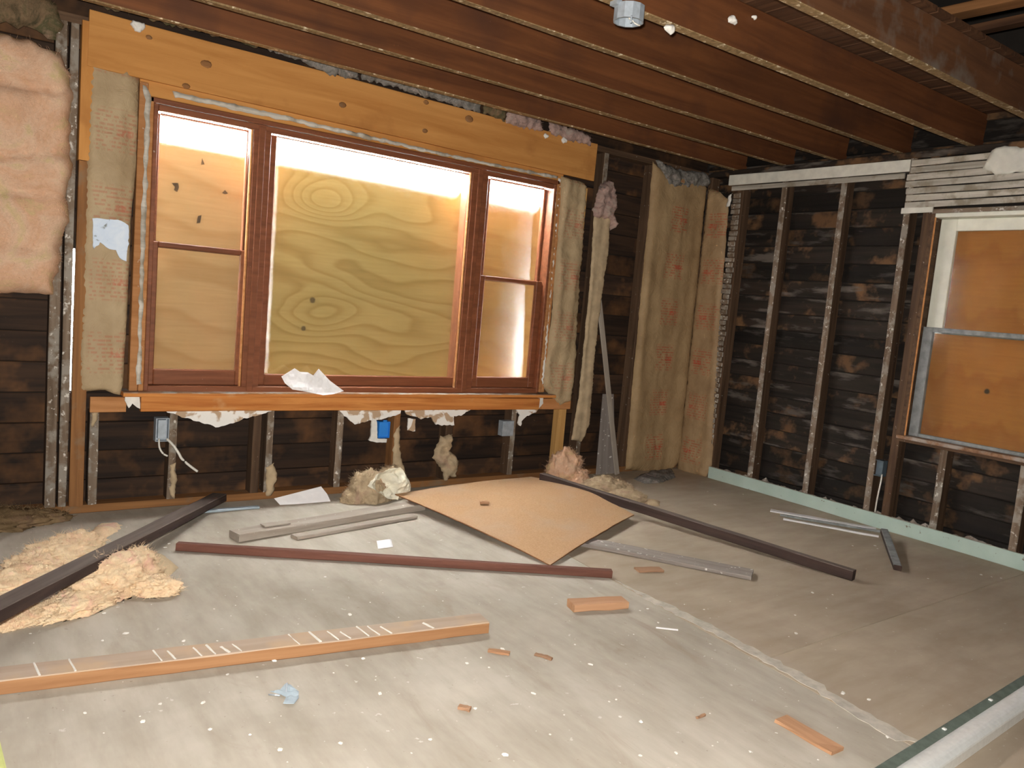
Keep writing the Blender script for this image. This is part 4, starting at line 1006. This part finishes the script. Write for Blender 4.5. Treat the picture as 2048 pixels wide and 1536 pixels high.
blobs('fibreglass_scrap', [(45, 1246, 0.10, 0.045, 0.022, 0.5), (80, 1234, 0.07, 0.04, 0.022, 0.4)], 'pinkyellow', 'small fibreglass scrap at the left edge below the big clump', 82, sub=4)
mound('kraft_flap', [(272, 1135), (300, 1108), (330, 1118), (356, 1136), (346, 1146), (322, 1160), (290, 1158)], 'kraftplain', 0.035, 'tan kraft flap at the right side of the big fibreglass clump', 83, amp=0.3, edge=0.05, rag=0.004, cat='kraft paper')
mound('fibreglass_chunk', [(180, 1068), (200, 1050), (246, 1050), (232, 1066), (206, 1080)], 'pinkyellow', 0.025, 'small pink fibreglass wedge touching the upper side of the dark beam', 84, edge=0.04)
blobs('dirt_heap', [(-20, 1052, 0.22, 0.14, 0.05, 0.0), (50, 1045, 0.18, 0.09, 0.04, 0.1)], 'brownfluff', 'low brown heap of dirty insulation at the far left wall', 85, sub=4)
blobs('fibreglass_heap', [(738, 1000, 0.13, 0.10, 0.12, 0.0), (778, 992, 0.11, 0.09, 0.13, 0.4), (708, 1003, 0.08, 0.07, 0.05, 0.2)], 'tanfluff', 'dusty tan insulation heap against the wall left of the hardboard', 86, amp=0.18)
blobs('fibreglass_ball', [(1128, 964, 0.125, 0.10, 0.165, 0.0), (1152, 968, 0.09, 0.08, 0.085, 0.2)], 'pink', 'pink fibreglass ball at the foot of the stud right of the window', 87, amp=0.22)
blobs('fibreglass_heap', [(1212, 988, 0.16, 0.10, 0.085, -0.5), (1255, 1000, 0.12, 0.08, 0.05, -0.5)], 'tanfluff', 'tan insulation mound behind the dark beam by the corner', 88, amp=0.2)
mound('fibreglass_scrap', [(1286, 1006), (1298, 1001), (1320, 1004), (1318, 1012), (1296, 1014)], 'tanfluff', 0.02, 'small tan insulation scrap at the right end of the mound', 89, edge=0.03)
mound('plaster_debris', [(1268, 958), (1300, 946), (1345, 942), (1350, 956), (1320, 966), (1290, 968)], 'graytuft', 0.03, 'dark crumbly debris on the floor in front of the corner kraft', 90, edge=0.05, cat='debris')
# crumpled cream paper on the tan heap
pp = [(735, 972), (752, 950), (778, 938), (800, 934), (812, 950), (822, 968), (821, 982), (800, 988), (796, 1000), (775, 996), (758, 986)]
yy = F(760, 1008).y-0.02
o = pad('crumpled_paper', [PY(x_, y_, yy) for x_, y_ in pp], 'back', M['cream'], thick=0.002, h=0.06, amp=1.0, freq=9, res=0.014, edge=0.05, ragged=0.004, seed=91, smooth=False)
tag(o, 'crumpled cream paper on the tan insulation heap', 'paper')
# papers
o = pad('paper_sheet', [W(560, 752, -.02), W(588, 736, -.02), W(598, 743, -.02), W(614, 744, -.02), W(624, 750, -.02), W(636, 737, -.02), W(656, 760, -.02), W(682, 780, -.02), W(660, 786, -.02), W(640, 788, -.02), W(600, 780, -.02), W(580, 777, -.02), W(566, 765, -.02)], 'back', M['white'], thick=0.0015, h=0.03, amp=0.8, freq=7, res=0.014, edge=0.04, ragged=0.0, seed=92, smooth=False,
        zf=lambda u, v: 0.045-0.25*v)
tag(o, 'curled white paper propped on the window sill', 'paper')
_v = Vector((0, 0.62, 0.785)); _n = Vector((0, -0.785, 0.62)); _p0 = F(560, 1010, 0.002)
def lean(px, py):
    s_ = sight(px, py); return CAM + s_*((_p0-CAM).dot(_n)/s_.dot(_n))
o = pad('paper_sheet', [lean(548, 997), lean(560, 1010), lean(662, 1005), lean(654, 988), lean(642, 973)], 'wall', M['white'], thick=0.0015, h=0.012, amp=0.6, freq=5, res=0.02, edge=0.05, ragged=0.0, seed=93, smooth=False, axes=(Vector((1, 0, 0)), _v, _n))
tag(o, 'white paper sheet on the floor against the wall under the window', 'paper')
o = pad('paper_card', [F(753, 1083), F(782, 1079), F(786, 1095), F(756, 1099)], 'floor', M['white'], thick=0.0015, h=0.003, amp=0.4, res=0.015, ragged=0.0, seed=94, zf=lambda u, v: 0.002)
tag(o, 'small white card on the floor behind the red-brown strip', 'paper')
# crumpled metal bracket
pm = [(540, 1388), (560, 1385), (570, 1376), (580, 1378), (597, 1390), (597, 1402), (588, 1412), (566, 1410), (572, 1398), (560, 1392)]
t = thing('metal_bracket', 'crumpled blue-grey metal bracket on the floor in the foreground', 'metal scrap', tuple(F(575, 1400)))
pad('plate', [F(x_, y_) for x_, y_ in pm], 'floor', M['bluegray'], thick=0.0015, h=0.02, amp=0.8, freq=14, res=0.008, edge=0.03, ragged=0.0, seed=95, smooth=False, zf=lambda u, v: 0.004+0.12*max(0, u+0.02)+0.1*max(0, v), parent=t)
tube('prong', [F(572, 1384, .012), F(573, 1376, .02), F(574, 1366, .03)], 0.0025, M['galv'], t)
tube('prong', [F(560, 1391, .006), F(548, 1390, .008), F(538, 1389, .002)], 0.0025, M['galv'], t)

# wooden offcuts
def offcut(pa, pb, wd, ht, m, label, z=0.0): return lum('wood_offcut', pa, pb, wd, ht, (m,), label, 'wood chip', za=z, zb=z, seg=3, jit=0.002)
offcut((1148, 1226), (1257, 1219), 0.07, 0.03, 'chip', 'short splintered wood block below the end of the red-brown strip')
offcut((1278, 1146), (1328, 1145), 0.055, 0.008, 'chipdark', 'small flat brown offcut right of the end of the red-brown strip')
offcut((1548, 1446), (1662, 1512), 0.062, 0.009, 'chip', 'flat orange wood slat in the right foreground')
offcut((975, 1306), (1018, 1313), 0.022, 0.008, 'chip', 'pale wood splinter below the end of the long tan board')
offcut((1068, 1312), (1102, 1322), 0.016, 0.007, 'chipdark', 'thin brown wood sliver right of the pale splinter')
offcut((915, 1420), (938, 1426), 0.02, 0.010, 'chipdark', 'tiny brown wood chip in the middle foreground')
offcut((960, 1009), (978, 1010), 0.03, 0.015, 'chip', 'orange wood chip lying on the brown hardboard', z=0.075)
offcut((1396, 1440), (1412, 1434), 0.010, 0.006, 'chipdark', 'very small brown sliver left of the flat orange slat')
tube_o = lum('white_stick', (1312, 1258), (1356, 1263), 0.006, 0.006, ('whitelath',), 'thin short white stick on the floor near the floor seam', 'stick', seg=2, jit=0.0005)

# bright metal channel in the near right corner
a = F(1745, 1560); b_ = F(2070, 1352)
d = (b_-a).normalized(); s = Vector((d.y, -d.x, 0)); s = s if s.dot(FWD) < 0 else -s   # towards the camera
a = a-d*0.5; b_ = b_+d*0.9
t = thing('metal_channel', 'long bright aluminium channel lying in the bottom right corner', 'metal channel', tuple(a))
def extr(nm, prof, mat):
    vs_, fs = [], []
    for e, q in ((0, a), (1, b_)):
        for (y, z) in prof: vs_.append(tuple(q+s*y+Vector((0, 0, z+0.001))-a))
    k = len(prof)
    for i in range(k): fs.append((i, (i+1) % k, k+(i+1) % k, k+i))
    fs += [tuple(reversed(range(k))), tuple(range(k, 2*k))]
    me = bpy.data.meshes.new(nm); me.from_pydata(vs_, [], fs); me.update()
    bm = bmesh.new(); bm.from_mesh(me); bmesh.ops.recalc_face_normals(bm, faces=bm.faces); bm.to_mesh(me); bm.free()
    o = link(nm, me, mat, None, a); return par(o, t)
arc = [(0.066+0.034*math.cos(th), 0.030+0.016*math.sin(th)) for th in [math.pi*(1-i/10) for i in range(11)]]
extr('flange', [(0.0, 0.0), (0.0, 0.034), (0.004, 0.037), (0.031, 0.031), (0.031, 0.0)], M['alu_shade'])
extr('rounded_rail', [(0.032, 0.0)]+arc+[(0.100, 0.0)], M['alu'])
for k in (0.9, 1.25, 1.6): box('rivet', a+d*k+s*0.015+Vector((-0.006, -0.006, 0.035)), a+d*k+s*0.015+Vector((0.006, 0.006, 0.041)), M['alu'], t, 0.002)
# end of a painted board in the bottom left corner
a = F(14, 1560); b_ = F(-6, 1478)
d = (a-b_).normalized()
tag(beam('painted_board', b_-Vector((0.05, 0, -0.012)), a+d*0.5-Vector((0.05, 0, -0.012)), 0.1, 0.02, (0, 0, 1), M2('yellowgreen')), 'end of a yellow-green painted board at the bottom left corner', 'board')

# ------------------------------------------------------------------ crumbs of plaster
crumbs = [(650, 1155), (208, 1228), (367, 1283), (251, 1268), (205, 1282), (320, 1409), (406, 1407), (549, 1322), (286, 1444), (170, 1427), (934, 1328), (978, 1336), (727, 1318), (760, 1388), (1066, 1388), (950, 1418), (681, 1488),
          (1665, 1190), (1625, 1186), (1408, 1220), (1590, 1231), (1592, 1268), (1686, 1387), (1738, 1400), (1775, 1475), (1316, 1246), (1280, 1222), (1295, 1218), (1280, 1512), (1352, 1507), (1500, 1504), (1240, 1435), (1282, 1444), (1232, 1400), (1218, 1404),
          (1430, 1010), (1415, 984), (1486, 989), (1705, 1092), (1750, 1092), (1755, 1098), (1856, 1158), (1962, 1150), (1983, 1154), (2002, 1157), (735, 1003), (1005, 1300), (962, 1316), (700, 1230), (330, 1096), (338, 1088), (455, 1350), (500, 1470), (560, 1500), (150, 1360), (420, 1460), (1100, 1470), (1010, 1510), (860, 1480), (1180, 1330), (1150, 1290)]
for k in range(70):
    crumbs.append((rnd.uniform(30, 1700), rnd.uniform(1180, 1530)))
protos = []
for v in range(5):
    bm = bmesh.new(); bmesh.ops.create_icosphere(bm, subdivisions=1, radius=1)
    for q in bm.verts: q.co = q.co*rnd.uniform(0.65, 1.25); q.co.z = max(q.co.z*0.5, -0.3)+0.3
    me = bpy.data.meshes.new('plaster_crumb'); bm.to_mesh(me); bm.free(); me.materials.append(M['plaster']); protos.append(me)
for k, (x_, y_) in enumerate(crumbs):
    p = F(x_, y_)
    if p.y > YW-0.1 or p.x > XR-0.05: continue
    o = bpy.data.objects.new('plaster_crumb', protos[k % 5]); C.objects.link(o)
    sc = rnd.uniform(0.004, 0.0085) if k < 61 else rnd.uniform(0.0016, 0.0035)
    o.scale = (sc*rnd.uniform(0.8, 1.7), sc, sc*0.8); o.rotation_euler = (0, 0, rnd.uniform(0, 6.28)); o.location = (p.x, p.y, 0.0005)
    right = (p-S1).dot(pN) > 0
    if right: tag(o, 'small white plaster crumb on the tan floor right of the seam', 'plaster crumb', 'plaster crumbs on the tan floor')
    elif (p-a1).dot(ss) > 0: tag(o, 'small white plaster crumb on the grey floor behind the long tan board', 'plaster crumb', 'plaster crumbs behind the long board')
    else: tag(o, 'small white plaster crumb on the grey floor in front of the long tan board', 'plaster crumb', 'plaster crumbs in the foreground')
